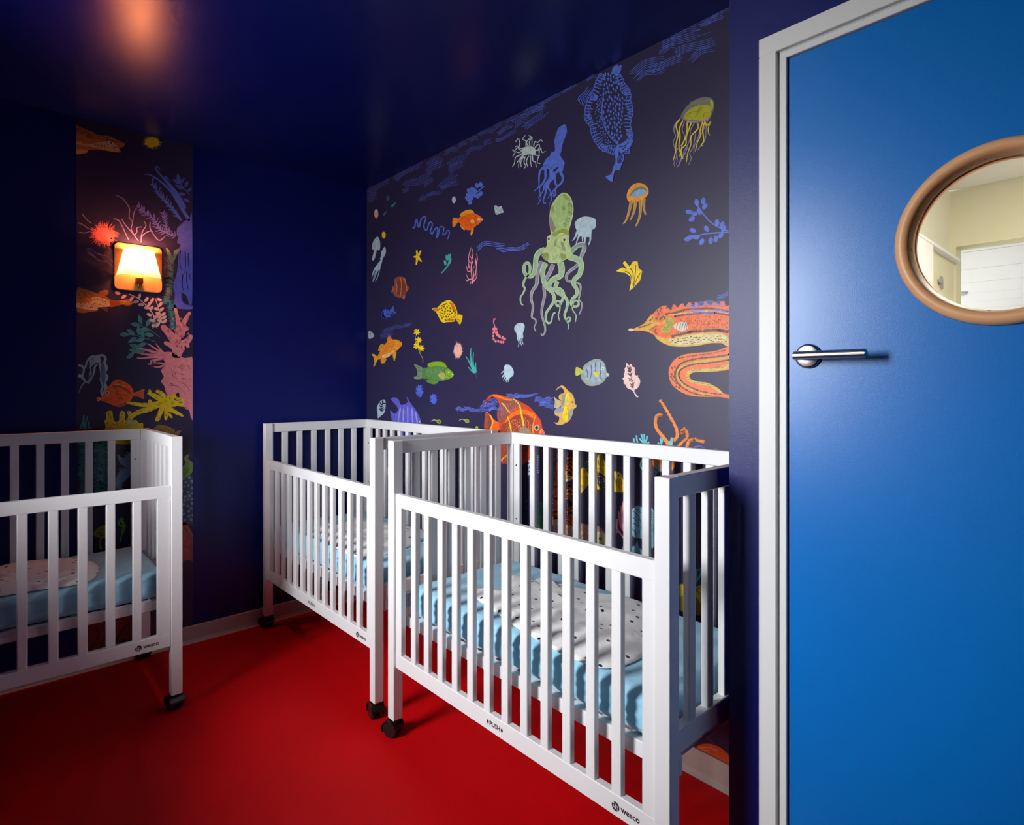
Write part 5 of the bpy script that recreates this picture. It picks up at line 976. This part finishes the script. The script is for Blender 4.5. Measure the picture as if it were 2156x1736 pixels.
p = Print('R').poly([(895, -20), (921, -20), (921, 110), (900, 120)], (238, 120, 150)).strokes([[(900, 130), (915, 160), (905, 230), (920, 280), (905, 360)], [(921, 150), (905, 200)]], 7, 5, (70, 150, 170)).poly([(905, 320), (921, 310), (921, 360), (908, 360)], (240, 110, 130)); p.build('printed_coral')
p = Print('R').poly([(690, 1245), (720, 1212), (780, 1200), (840, 1215), (890, 1245), (925, 1290), (925, 1340), (850, 1300), (770, 1265)], (222, 90, 40)).strokes([[(720, 1230), (780, 1225), (850, 1250)], [(740, 1245), (800, 1245)]], 12, 6, (236, 140, 60)).stroke([(760, 1150), (800, 1180), (840, 1230)], 3, 2, (120, 120, 160)); p.build('printed_crab', 'orange crab back print just above the baseboard')
# --- behind the corner crib
p = Print('C').poly([(1150, 760), (1190, 700), (1260, 680), (1300, 760), (1310, 900), (1300, 1060), (1240, 1200), (1160, 1100), (1130, 920)], (52, 84, 196)).scatter([(1160, 760), (1290, 760), (1300, 1050), (1170, 1080)], 60, 13, 11, (150, 176, 230)); p.build('printed_shark')
p = Print('C').poly([(500, 700), (530, 650), (545, 600), (560, 680), (565, 800), (540, 940), (510, 930), (496, 820)], (140, 164, 180)).poly([(525, 600), (548, 590), (550, 660), (530, 665)], (190, 196, 60)); p.build('printed_fish')
p = Print('C').poly([(240, 480), (290, 470), (300, 530), (250, 540)], (160, 140, 40)).poly([(245, 670), (300, 650), (310, 740), (260, 770)], (216, 176, 30)).poly([(700, 690), (740, 660), (760, 720), (735, 960), (715, 900)], (60, 150, 160)); p.build('printed_weed')
p = Print('C').feather([(930, 460), (905, 520), (935, 600)], 8, 40, 12, (166, 190, 206), 45, core=10).stroke([(945, 740), (925, 860), (915, 960), (945, 1080)], 30, 44, (236, 110, 130)).ell(1245, 490, 22, 46, (160, 176, 60)); p.build('printed_seaweed')
p = Print('C').scatter([(250, 880), (300, 880), (300, 1180), (255, 1180)], 40, 16, 8, (150, 60, 72), 60, 50).scatter([(505, 1150), (560, 1160), (555, 1260), (510, 1250)], 24, 16, 8, (150, 60, 72), 60, 50); p.build('printed_coral')

# --- strip by the lamp
p = Print('S1').poly([(40, 133), (120, 145), (250, 195), (350, 240), (460, 250), (560, 300), (640, 335), (652, 360), (630, 390), (580, 410), (608, 450), (600, 460), (500, 455), (400, 435), (200, 435), (190, 465), (130, 480), (40, 468)], (196, 116, 44))
p.poly([(40, 330), (120, 325), (140, 350), (240, 352), (300, 340), (420, 320), (520, 350), (575, 390), (582, 442), (500, 450), (400, 430), (330, 412), (250, 392), (130, 372), (40, 352)], (226, 180, 120)).poly([(40, 440), (120, 425), (202, 442), (190, 465), (130, 480), (40, 468)], (236, 192, 100)).strokes([[(285, 345), (305, 395)], [(320, 345), (340, 400)], [(360, 350), (375, 402)], [(400, 350), (412, 408)], [(440, 355), (455, 410)]], 12, 6, (130, 84, 46)).ell(480, 336, 34, 18, (244, 226, 206), .4).ell(482, 337, 14, 12, (60, 40, 40)).strokes([[(505, 400), (550, 395), (585, 410)], [(510, 410), (560, 440)]], 8, 5, (84, 44, 30)).scatter([(60, 150), (250, 210), (450, 270), (600, 340), (560, 340), (420, 300), (250, 290), (60, 200)], 46, 26, 16, (116, 62, 24), 20, 40); p.build('printed_shark', 'orange spotted shark head print at the strip edge')
p = Print('S1').urchin(985, 325, 84, 66, 40, 1.42, (242, 206, 30)); p.build('printed_urchin', 'yellow sea urchin print above the lamp')
p = Print('S1').urchin(390, 1520, 128, 118, 54, 1.42, (238, 116, 116)); p.build('printed_urchin', 'coral pink sea urchin print left of the lamp')
p = Print('S1'); WB = (84, 108, 210)
for q, a, b in (([(1440, 1330), (1330, 1150), (1230, 980), (1130, 870), (1020, 780), (930, 740), (895, 748)], 44, 14), ([(1340, 1120), (1250, 960), (1130, 800), (1040, 690), (1030, 640), (1060, 650), (1085, 690)], 34, 10), ([(1390, 1180), (1300, 1000), (1200, 870), (1140, 790), (1150, 765), (1180, 800), (1215, 835)], 40, 8), ([(1340, 1330), (1240, 1190), (1150, 1090), (1060, 980), (990, 850), (1010, 770)], 34, 20)): p.stroke(q, a, b, WB)
p.feather([(1000, 870), (1090, 1000), (1180, 1110), (1300, 1280)][::-1], 12, 70, 18, WB, 40).stroke([(1300, 730), (1330, 860), (1400, 950), (1445, 1010)], 10, 8, WB)
for x, y, L, a in ((1325, 860, 130, -105), (1320, 865, 110, -140), (1335, 855, 90, -60), (1370, 930, 120, -150), (1380, 900, 90, -60), (1410, 960, 80, -40), (1400, 1000, 110, -170), (1445, 1095, 100, -150)): p.leaf(x, y, L, L * .42, a, (78, 92, 186))
p.build('printed_seaweed', 'blue ribbon seaweed print above the lamp')
p = Print('S1').strokes([[(545, 1015), (620, 1050), (690, 1140), (710, 1200), (705, 1290), (745, 1360), (730, 1440), (770, 1530), (820, 1600)], [(800, 1170), (765, 1230), (750, 1350)], [(520, 1315), (580, 1340), (630, 1430), (660, 1500), (700, 1590)], [(615, 1315), (650, 1380), (730, 1480), (770, 1530)], [(850, 1620), (860, 1540), (930, 1480), (1000, 1470)], [(850, 1560), (870, 1470), (910, 1400), (885, 1345)], [(770, 1530), (800, 1480), (800, 1430), (860, 1415)], [(960, 1350), (960, 1430), (1000, 1510), (1070, 1590), (1140, 1540)], [(130, 1250), (180, 1320), (250, 1380)], [(75, 1365), (150, 1400), (200, 1440), (240, 1450)], [(95, 1490), (160, 1500), (230, 1480)]], 14, 11, (138, 118, 186))
p.feather([(800, 1130), (850, 1190), (930, 1260), (1020, 1330), (1060, 1420), (1130, 1480), (1270, 1530)][::-1], 20, 74, 13, VIO, 50, core=16).feather([(1115, 1220), (1140, 1300), (1150, 1400), (1170, 1500)][::-1], 11, 60, 12, VIO, 50, core=13); p.build('printed_branches', 'thin violet branching print around the lamp')
p = Print('S2').strokes([[(175, 270), (220, 250), (300, 300), (380, 330), (440, 345), (510, 410)], [(190, 290), (250, 310), (330, 390), (430, 410), (520, 480)], [(460, 240), (475, 290), (440, 330)], [(210, 310), (270, 340), (292, 365)]], 12, 9, (130, 112, 176)); p.build('printed_branches')
p = Print('S2').poly([(1290, -20), (1285, 60), (1300, 110), (1290, 170), (1330, 200), (1310, 250), (1300, 400), (1290, 520), (1270, 600), (1240, 720), (1262, 800), (1250, 900), (1230, 960), (1330, 985), (1470, 985), (1470, 940), (1400, 930), (1350, 880), (1345, 790), (1400, 820), (1470, 900), (1470, -150), (1440, -140), (1380, -110), (1300, -30)], (94, 100, 208)).strokes([[(1330, 270), (1320, 400), (1345, 520)], [(1385, 280), (1395, 420), (1380, 560)], [(1430, 300), (1425, 420), (1440, 520)], [(1360, 560), (1350, 680), (1370, 780)], [(1410, 520), (1405, 640), (1430, 760)], [(1440, 560), (1450, 640)]], 16, 6, GROUND); p.build('printed_coral', 'blue tree-like coral print right of the lamp')
p = Print('S2').feather([(1190, 330), (1215, 450), (1200, 600), (1195, 750), (1150, 880)], 40, 58, 9, (96, 132, 120), 60, core=14).feather([(1100, 900), (1190, 900), (1210, 1000), (1235, 1120), (1240, 1230)], 34, 60, 9, (66, 138, 146), 60, core=26).poly([(1155, 250), (1180, 250), (1215, 310), (1240, 350), (1250, 280), (1300, 250), (1320, 260), (1290, 320), (1240, 420), (1190, 380)], (110, 134, 112)); p.build('printed_seaweed')
p = Print('S2').poly([(470, 880), (560, 885), (620, 878), (700, 868), (762, 910), (700, 945), (620, 932), (560, 945), (470, 960)], (186, 112, 40)).poly([(330, 800), (370, 760), (440, 753), (456, 775), (420, 825)], (150, 96, 40)).poly([(330, 960), (430, 965), (440, 1022), (380, 990)], (120, 74, 40)).poly([(70, 740), (150, 740), (250, 770), (330, 800), (420, 830), (480, 870), (560, 890), (560, 942), (470, 958), (330, 968), (325, 1000), (270, 1015), (70, 1015)], (170, 108, 46)).poly([(70, 910), (200, 890), (260, 840), (350, 842), (470, 892), (480, 950), (330, 965), (320, 1000), (200, 992), (70, 962)], (226, 198, 156)).poly([(470, 880), (560, 888), (600, 905), (560, 940), (480, 948)], (170, 80, 26)).poly([(70, 880), (150, 850), (230, 850), (262, 880), (180, 910), (70, 912)], (226, 128, 34)).scatter([(90, 760), (250, 790), (440, 870), (460, 940), (200, 970), (90, 940)], 60, 18, 10, (96, 58, 26), 20, 30).strokes([[(610, 890), (720, 895)], [(610, 915), (740, 915)]], 6, 4, (230, 180, 60)); p.build('printed_fish', 'brown spotted fish print left below the lamp')
p = Print('S2'); PL = (232, 186, 180)
p.stroke([(700, 800), (820, 860), (920, 950), (1000, 1060), (1045, 1220)], 12, 14, PL).stroke([(1020, 850), (1070, 1000), (1105, 1160)], 10, 12, PL)
for x, y, a in ((640, 835, -30), (735, 860, -50), (830, 830, -70), (790, 895, -10), (850, 932, 0), (915, 870, -50), (920, 970, 0), (975, 975, -50), (950, 1055, 20), (1030, 1080, -50), (985, 1125, 10), (1055, 1175, -50), (565, 790, 10), (1010, 1190, 10), (985, 880, -60), (1070, 870, 20), (950, 925, -50), (1085, 930, -50), (1040, 985, 20), (1100, 990, -40), (1060, 1040, 20), (1120, 1050, -30), (1070, 1085, 20), (1130, 1090, -30), (1080, 1130, 20), (1138, 1135, -40)): p.ell(x, y, 36, 19, PL, math.radians(a), 12)
p.build('printed_sprig', 'pink leafy sprig print hanging below the lamp')
p = Print('S2'); TL = (80, 142, 142); p.strokes([[(730, 1165), (850, 1190), (960, 1240), (1080, 1330)], [(590, 1295), (750, 1300), (900, 1340), (1040, 1390)], [(700, 1540), (800, 1480), (900, 1420)]], 9, 9, TL)
for x, y, a in ((720, 1165, 8), (855, 1175, -105), (910, 1200, -60), (960, 1240, 185), (985, 1230, -70), (585, 1295, 0), (780, 1305, 215), (820, 1310, -90), (890, 1335, -115), (1010, 1310, 190), (800, 1330, 150), (900, 1345, 165), (830, 1450, 195), (770, 1510, 140), (920, 1400, 160), (700, 1480, 10), (900, 1500, 180)): p.leaf(x, y, 130, 58, a, TL)
p.build('printed_leaves', 'teal leaf branch print on the strip')
p = Print('S3'); PK = (230, 138, 146)
p.poly([(1540, 100), (1700, 90), (1880, 180), (1990, 178), (2040, 205), (2050, 700), (2050, 1200), (2010, 1182), (1980, 1070), (1890, 1020), (1800, 900), (1640, 840), (1590, 760), (1560, 650), (1508, 580), (1555, 500), (1508, 400), (1560, 330), (1572, 260), (1535, 180)], PK)
for q, a, b in (([(1560, 140), (1300, 60), (1120, 20), (1010, -10)], 60, 16), ([(1560, 150), (1300, 130), (1120, 100), (1000, 65)], 56, 14), ([(1560, 165), (1350, 170), (1200, 190), (1100, 185)], 60, 14), ([(1560, 180), (1430, 220), (1340, 235), (1350, 285), (1285, 290)], 46, 20), ([(1575, 285), (1450, 268), (1370, 270)], 40, 12), ([(1565, 310), (1450, 342), (1365, 322)], 40, 12), ([(1560, 120), (1400, 20), (1280, -60)], 50, 16), ([(1570, 130), (1480, 20), (1420, -60)], 46, 14), ([(1480, 200), (1400, 250), (1390, 275)], 30, 12)): p.stroke(q, a, b, PK)
for q in ([(1690, 410), (1720, 500), (1800, 545)], [(1650, 600), (1720, 640), (1830, 690), (1920, 800)], [(1845, 600), (1920, 640), (2000, 740)], [(1800, 350), (1870, 290)], [(1820, 375), (1890, 310)], [(1840, 395), (1905, 330)], [(1840, 460), (1890, 470)], [(1940, 300), (2010, 380)], [(1980, 545), (2015, 555)], [(1740, 430), (1755, 470)], [(1690, 700), (1710, 715)], [(1630, 640), (1700, 650), (1760, 640)], [(1850, 530), (1900, 535)]): p.stroke(q, 13, 5, (112, 50, 76))
p.poly([(1760, 800), (1790, 765), (1815, 790), (1812, 850), (1770, 840)], GROUND); p.build('printed_coral', 'big pink coral trunk print on the strip')
p = Print('S2')
for q, a, b in (([(1290, 1580), (1285, 1400), (1310, 1220), (1290, 1080), (1255, 930)], 130, 34), ([(1330, 1320), (1370, 1150), (1450, 1020)], 110, 36), ([(1280, 1400), (1200, 1290), (1100, 1185)], 120, 60), ([(1330, 1420), (1420, 1370), (1465, 1300)], 90, 50), ([(1340, 1260), (1435, 1215)], 50, 34), ([(1280, 1500), (1230, 1440), (1130, 1390)], 80, 40), ([(1300, 1560), (1350, 1480), (1380, 1480)], 60, 50), ([(1400, 1440), (1440, 1430)], 50, 40)): p.stroke(q, a, b, PK)
for k in range(26): p.ell(random.choice((1260, 1300, 1330, 1230, 1390)) + random.uniform(-40, 40), random.uniform(1100, 1480), 13, 13, (206, 110, 120), 0, 10)
for x, y in ((1285, 1275), (1200, 1340), (1370, 1190), (1285, 1370), (1340, 1310), (1180, 1250), (1290, 1200), (1390, 1390), (1265, 1530), (1285, 1435)): p.ell(x, y, 12, 14, (130, 60, 84), 0, 10).ell(x, y, 7, 8, PK, 0, 8)
p.build('printed_coral')
p = Print('S3'); PS = (154, 188, 202); PD = (96, 116, 150)
for q, a, b in (([(230, 365), (270, 240), (340, 165), (420, 160), (520, 140), (575, 190), (560, 260), (592, 350), (560, 440), (600, 500), (560, 600), (580, 700), (540, 830)], 30, 60), ([(460, 170), (480, 280), (500, 380), (510, 480), (500, 560), (530, 660), (500, 750), (535, 830)], 50, 30), ([(445, 285), (400, 330), (380, 430), (330, 530), (270, 605)], 22, 50), ([(120, 310), (190, 330), (215, 400), (190, 480), (240, 580), (312, 615)], 40, 20), ([(120, 480), (170, 500), (230, 580), (170, 660), (130, 770)], 70, 10), ([(300, 480), (330, 400), (320, 330), (360, 250)], 14, 24)): p.stroke(q, a, b, PS)
p.poly([(340, 170), (440, 160), (470, 240), (400, 280), (330, 330), (310, 230)], PS).poly([(505, 300), (560, 300), (575, 480), (560, 620), (530, 640), (500, 480)], PD).strokes([[(330, 190), (390, 175)], [(325, 220), (400, 200)], [(330, 250), (410, 230)], [(335, 280), (400, 255)], [(510, 220), (530, 330)], [(160, 380), (190, 470)], [(150, 560), (190, 530)], [(300, 500), (350, 460)]], 10, 5, PD).poly([(300, 490), (350, 420), (365, 470), (320, 540), (270, 580)], PD); p.build('printed_seaweed', 'pale blue looping ribbon weed print on the strip')
p = Print('S3').poly([(1040, 790), (1110, 750), (1228, 708), (1215, 790), (1222, 877), (1130, 840), (1060, 828)], (222, 106, 40)).poly([(495, 850), (540, 800), (590, 700), (650, 640), (720, 570), (790, 543), (860, 570), (940, 610), (1010, 670), (1040, 740), (1052, 800), (1020, 860), (1000, 900), (900, 980), (830, 1012), (760, 1002), (650, 960), (560, 920), (490, 905), (440, 910), (430, 852), (480, 842)], (246, 90, 24))
p.poly([(690, 650), (760, 640), (880, 670), (980, 730), (1010, 800), (940, 760), (820, 690), (740, 680)], (150, 72, 30)).stroke([(700, 650), (760, 720), (780, 790), (860, 800), (960, 830)], 26, 14, (140, 70, 24)).stroke([(740, 680), (770, 760), (760, 850), (730, 920)], 18, 8, (176, 76, 18)).poly([(770, 590), (830, 560), (850, 600), (800, 620)], (170, 84, 30)).ell(830, 860, 58, 26, (176, 80, 24), .1).stroke([(720, 630), (820, 640), (920, 680)], 7, 5, (238, 190, 130)).poly([(790, 990), (850, 950), (950, 920), (900, 975), (830, 1010)], (170, 76, 20)).ell(605, 772, 36, 33, (196, 200, 178)).ell(607, 774, 18, 17, (44, 48, 52)).strokes([[(435, 852), (470, 872), (490, 885)], [(440, 905), (480, 890)]], 12, 8, (240, 214, 204)).stroke([(560, 910), (660, 880), (730, 830), (740, 760)], 10, 6, (200, 66, 10)).strokes([[(1070, 800), (1200, 750)], [(1070, 815), (1200, 830)]], 9, 6, (150, 78, 30)); p.build('printed_fish', 'bright orange fish print above the left crib')
p = Print('S3'); YC = (228, 198, 18)
for q, a, b in (([(1610, 940), (1450, 850), (1300, 775)], 120, 56), ([(1580, 850), (1500, 770), (1420, 745)], 80, 50), ([(1300, 720), (1335, 775)], 54, 50), ([(1610, 950), (1400, 965), (1200, 975), (1000, 945), (930, 930)], 120, 40), ([(1470, 970), (1300, 1050), (1150, 1090), (1040, 1150), (920, 1290)], 90, 70), ([(1335, 945), (1310, 885)], 60, 48), ([(1530, 1010), (1490, 1120), (1430, 1250)], 95, 60), ([(1480, 1200), (1500, 1210)], 50, 44), ([(1600, 1030), (1590, 1230)], 80, 54), ([(1630, 1110), (1700, 1195)], 50, 38), ([(1620, 1030), (1780, 1110), (1885, 1165)], 100, 34), ([(1600, 890), (1750, 830), (1815, 845)], 120, 50), ([(1640, 930), (1800, 900), (1890, 905)], 120, 44), ([(1640, 970), (1780, 970), (1890, 985)], 90, 44)): p.stroke(q, a, b, YC)
p.ell(1610, 940, 110, 100, YC)
for x, y in ((1300, 735), (1285, 785), (1430, 835), (1520, 845), (1595, 845), (1500, 940), (1580, 905), (1620, 970), (1715, 945), (1465, 975), (1390, 1035), (1310, 1075), (1275, 950), (1190, 950), (1090, 1095), (1180, 1080), (1440, 1165), (1490, 1200), (1590, 1145), (1690, 1105), (1850, 925), (1770, 835), (1060, 965)): p.ell(x, y, 17, 15, (120, 92, 8), 0, 10).ell(x, y, 10, 9, YC, 0, 8)
p.strokes([[(1650, 850), (1660, 885)], [(1720, 860), (1780, 900), (1840, 880)], [(1760, 1000), (1850, 1010), (1950, 1025)]], 20, 9, (70, 40, 50)); p.build('printed_coral', 'yellow knobbly branching coral print on the strip')
p = Print('S3').poly([(560, 1560), (575, 1340), (555, 1240), (590, 1215), (583, 1120), (630, 1072), (690, 1088), (702, 1180), (735, 1255), (800, 1238), (812, 1120), (850, 1072), (900, 1098), (908, 1160), (905, 1250), (960, 1170), (935, 1090), (1000, 1085), (1032, 1190), (1022, 1262), (1090, 1228), (1135, 1280), (1200, 1278), (1210, 1345), (1210, 1560), (900, 1640)], YC).strokes([[(625, 1110), (640, 1160)], [(650, 1150), (670, 1200)], [(680, 1190), (690, 1240)], [(845, 1110), (870, 1140)], [(850, 1170), (830, 1210)], [(960, 1100), (985, 1140)], [(970, 1180), (990, 1240)], [(880, 1220), (830, 1310)], [(960, 1210), (900, 1310)], [(600, 1270), (620, 1310)], [(700, 1290), (770, 1320)], [(760, 1270), (780, 1320)], [(1090, 1270), (1100, 1310)], [(640, 1400), (800, 1420)], [(700, 1480), (1000, 1460)]], 15, 6, (96, 66, 14)).stroke([(940, 1330), (1010, 1280), (1075, 1240)], 30, 44, (140, 180, 176)); p.build('printed_coral', 'yellow lumpy coral print behind the crib top rail')
p = Print('S3').strokes([[(150, 1370), (175, 1310), (190, 1270)], [(215, 1380), (205, 1250), (215, 1140)], [(240, 1380), (240, 1290), (275, 1160)], [(285, 1370), (300, 1240)], [(320, 1370), (335, 1330)]], 34, 24, (62, 150, 156)); p.build('printed_seaweed')
p = Print('S3').poly([(1380, 1400), (1440, 1325), (1500, 1312), (1600, 1328), (1700, 1368), (1745, 1410), (1700, 1480), (1500, 1480)], (152, 118, 46)).strokes([[(1440, 1350), (1560, 1345), (1680, 1390)], [(1450, 1380), (1600, 1390)]], 14, 7, (104, 76, 26)).poly([(1740, 1450), (1790, 1410), (1860, 1405), (1830, 1430), (1800, 1480), (1750, 1490)], (170, 130, 90)); p.build('printed_shell')
p = Print('S4')
for q in ([(130, 130), (135, 350), (130, 600), (140, 790)], [(290, 130), (320, 350), (310, 560), (330, 790)], [(400, 130), (400, 350), (410, 600), (400, 790)], [(210, 130), (220, 400), (230, 800)]): p.feather(q, 34, 66, 16, (70, 146, 158), 50, core=24)
p.feather([(350, 200), (370, 400), (350, 640)], 20, 60, 14, (116, 186, 196), 50); p.build('printed_coral', 'teal feathery coral print behind the left crib slats')
p = Print('S4').feather([(560, 740), (610, 600), (650, 480), (720, 330)], 28, 80, 14, (144, 176, 208), 55, core=64).poly([(540, 740), (560, 600), (600, 480), (560, 330), (640, 370), (720, 300), (720, 560), (640, 660)], (138, 170, 202)).feather([(560, 440), (600, 470), (640, 500)], 8, 50, 9, (40, 50, 80), 50); p.build('printed_coral')
p = Print('S4').poly([(270, 1290), (310, 1230), (360, 1200), (420, 1195), (430, 1330), (380, 1350), (360, 1400), (380, 1475), (345, 1480), (335, 1400), (350, 1340), (300, 1330)], (150, 158, 36)).strokes([[(330, 1250), (400, 1230)], [(310, 1290), (400, 1280)], [(350, 1310), (400, 1310)]], 10, 6, (76, 84, 16)); p.build('printed_seahorse')
p = Print('S4').stroke([(640, 1115), (600, 1112), (580, 1170), (610, 1200), (640, 1190), (625, 1270), (605, 1340), (595, 1398)], 30, 14, (104, 186, 62)).stroke([(610, 1120), (640, 1190), (620, 1280)], 30, 36, (104, 186, 62)).feather([(620, 1130), (655, 1200), (620, 1300)], 9, 20, 8, (130, 206, 80), 60); p.build('printed_seahorse', 'green seahorse print behind the left crib slats')
p = Print('S4').poly([(1300, 560), (1340, 480), (1390, 440), (1372, 370), (1400, 335), (1440, 322), (1422, 380), (1472, 420), (1484, 480), (1462, 560), (1380, 625), (1300, 640)], (124, 158, 78)).strokes([[(1370, 600), (1410, 520), (1420, 400)], [(1400, 550), (1450, 500)], [(1390, 580), (1350, 520)]], 7, 4, (66, 92, 40)); p.build('printed_leaf')
p = Print('S4').poly([(1280, 620), (1380, 620), (1470, 585), (1490, 650), (1492, 1150), (1440, 1165), (1280, 1150)], (60, 78, 104)).scatter([(1290, 640), (1480, 600), (1485, 1140), (1290, 1140)], 60, 42, 34, (124, 152, 182), 20, 60, True); p.build('printed_stones', 'blue grey pebble print beside the left crib post')
p = Print('S4').poly([(1250, 1200), (1365, 1148), (1412, 1170), (1450, 1240), (1486, 1310), (1492, 1400), (1480, 1500), (1498, 1628), (1430, 1610), (1300, 1640), (1250, 1620)], (176, 78, 84)).strokes([[(1380, 1220), (1420, 1300), (1400, 1380)], [(1440, 1280), (1470, 1380)], [(1370, 1420), (1440, 1480)]], 16, 6, (110, 40, 50)).scatter([(1440, 1420), (1490, 1440), (1490, 1540), (1450, 1520)], 30, 9, 7, (30, 20, 34)); p.build('printed_rock', 'dusty red rock print beside the left crib post')
p = Print('F').poly([(490, 600), (560, 560), (640, 570), (700, 520), (800, 500), (860, 540), (850, 640), (760, 680), (690, 660), (650, 690), (590, 730), (500, 745)], (122, 44, 40)).strokes([[(510, 720), (560, 640), (540, 580)], [(570, 710), (600, 640), (660, 610)], [(650, 680), (700, 600), (740, 560)]], 16, 6, (66, 22, 24)); p.build('printed_rock')
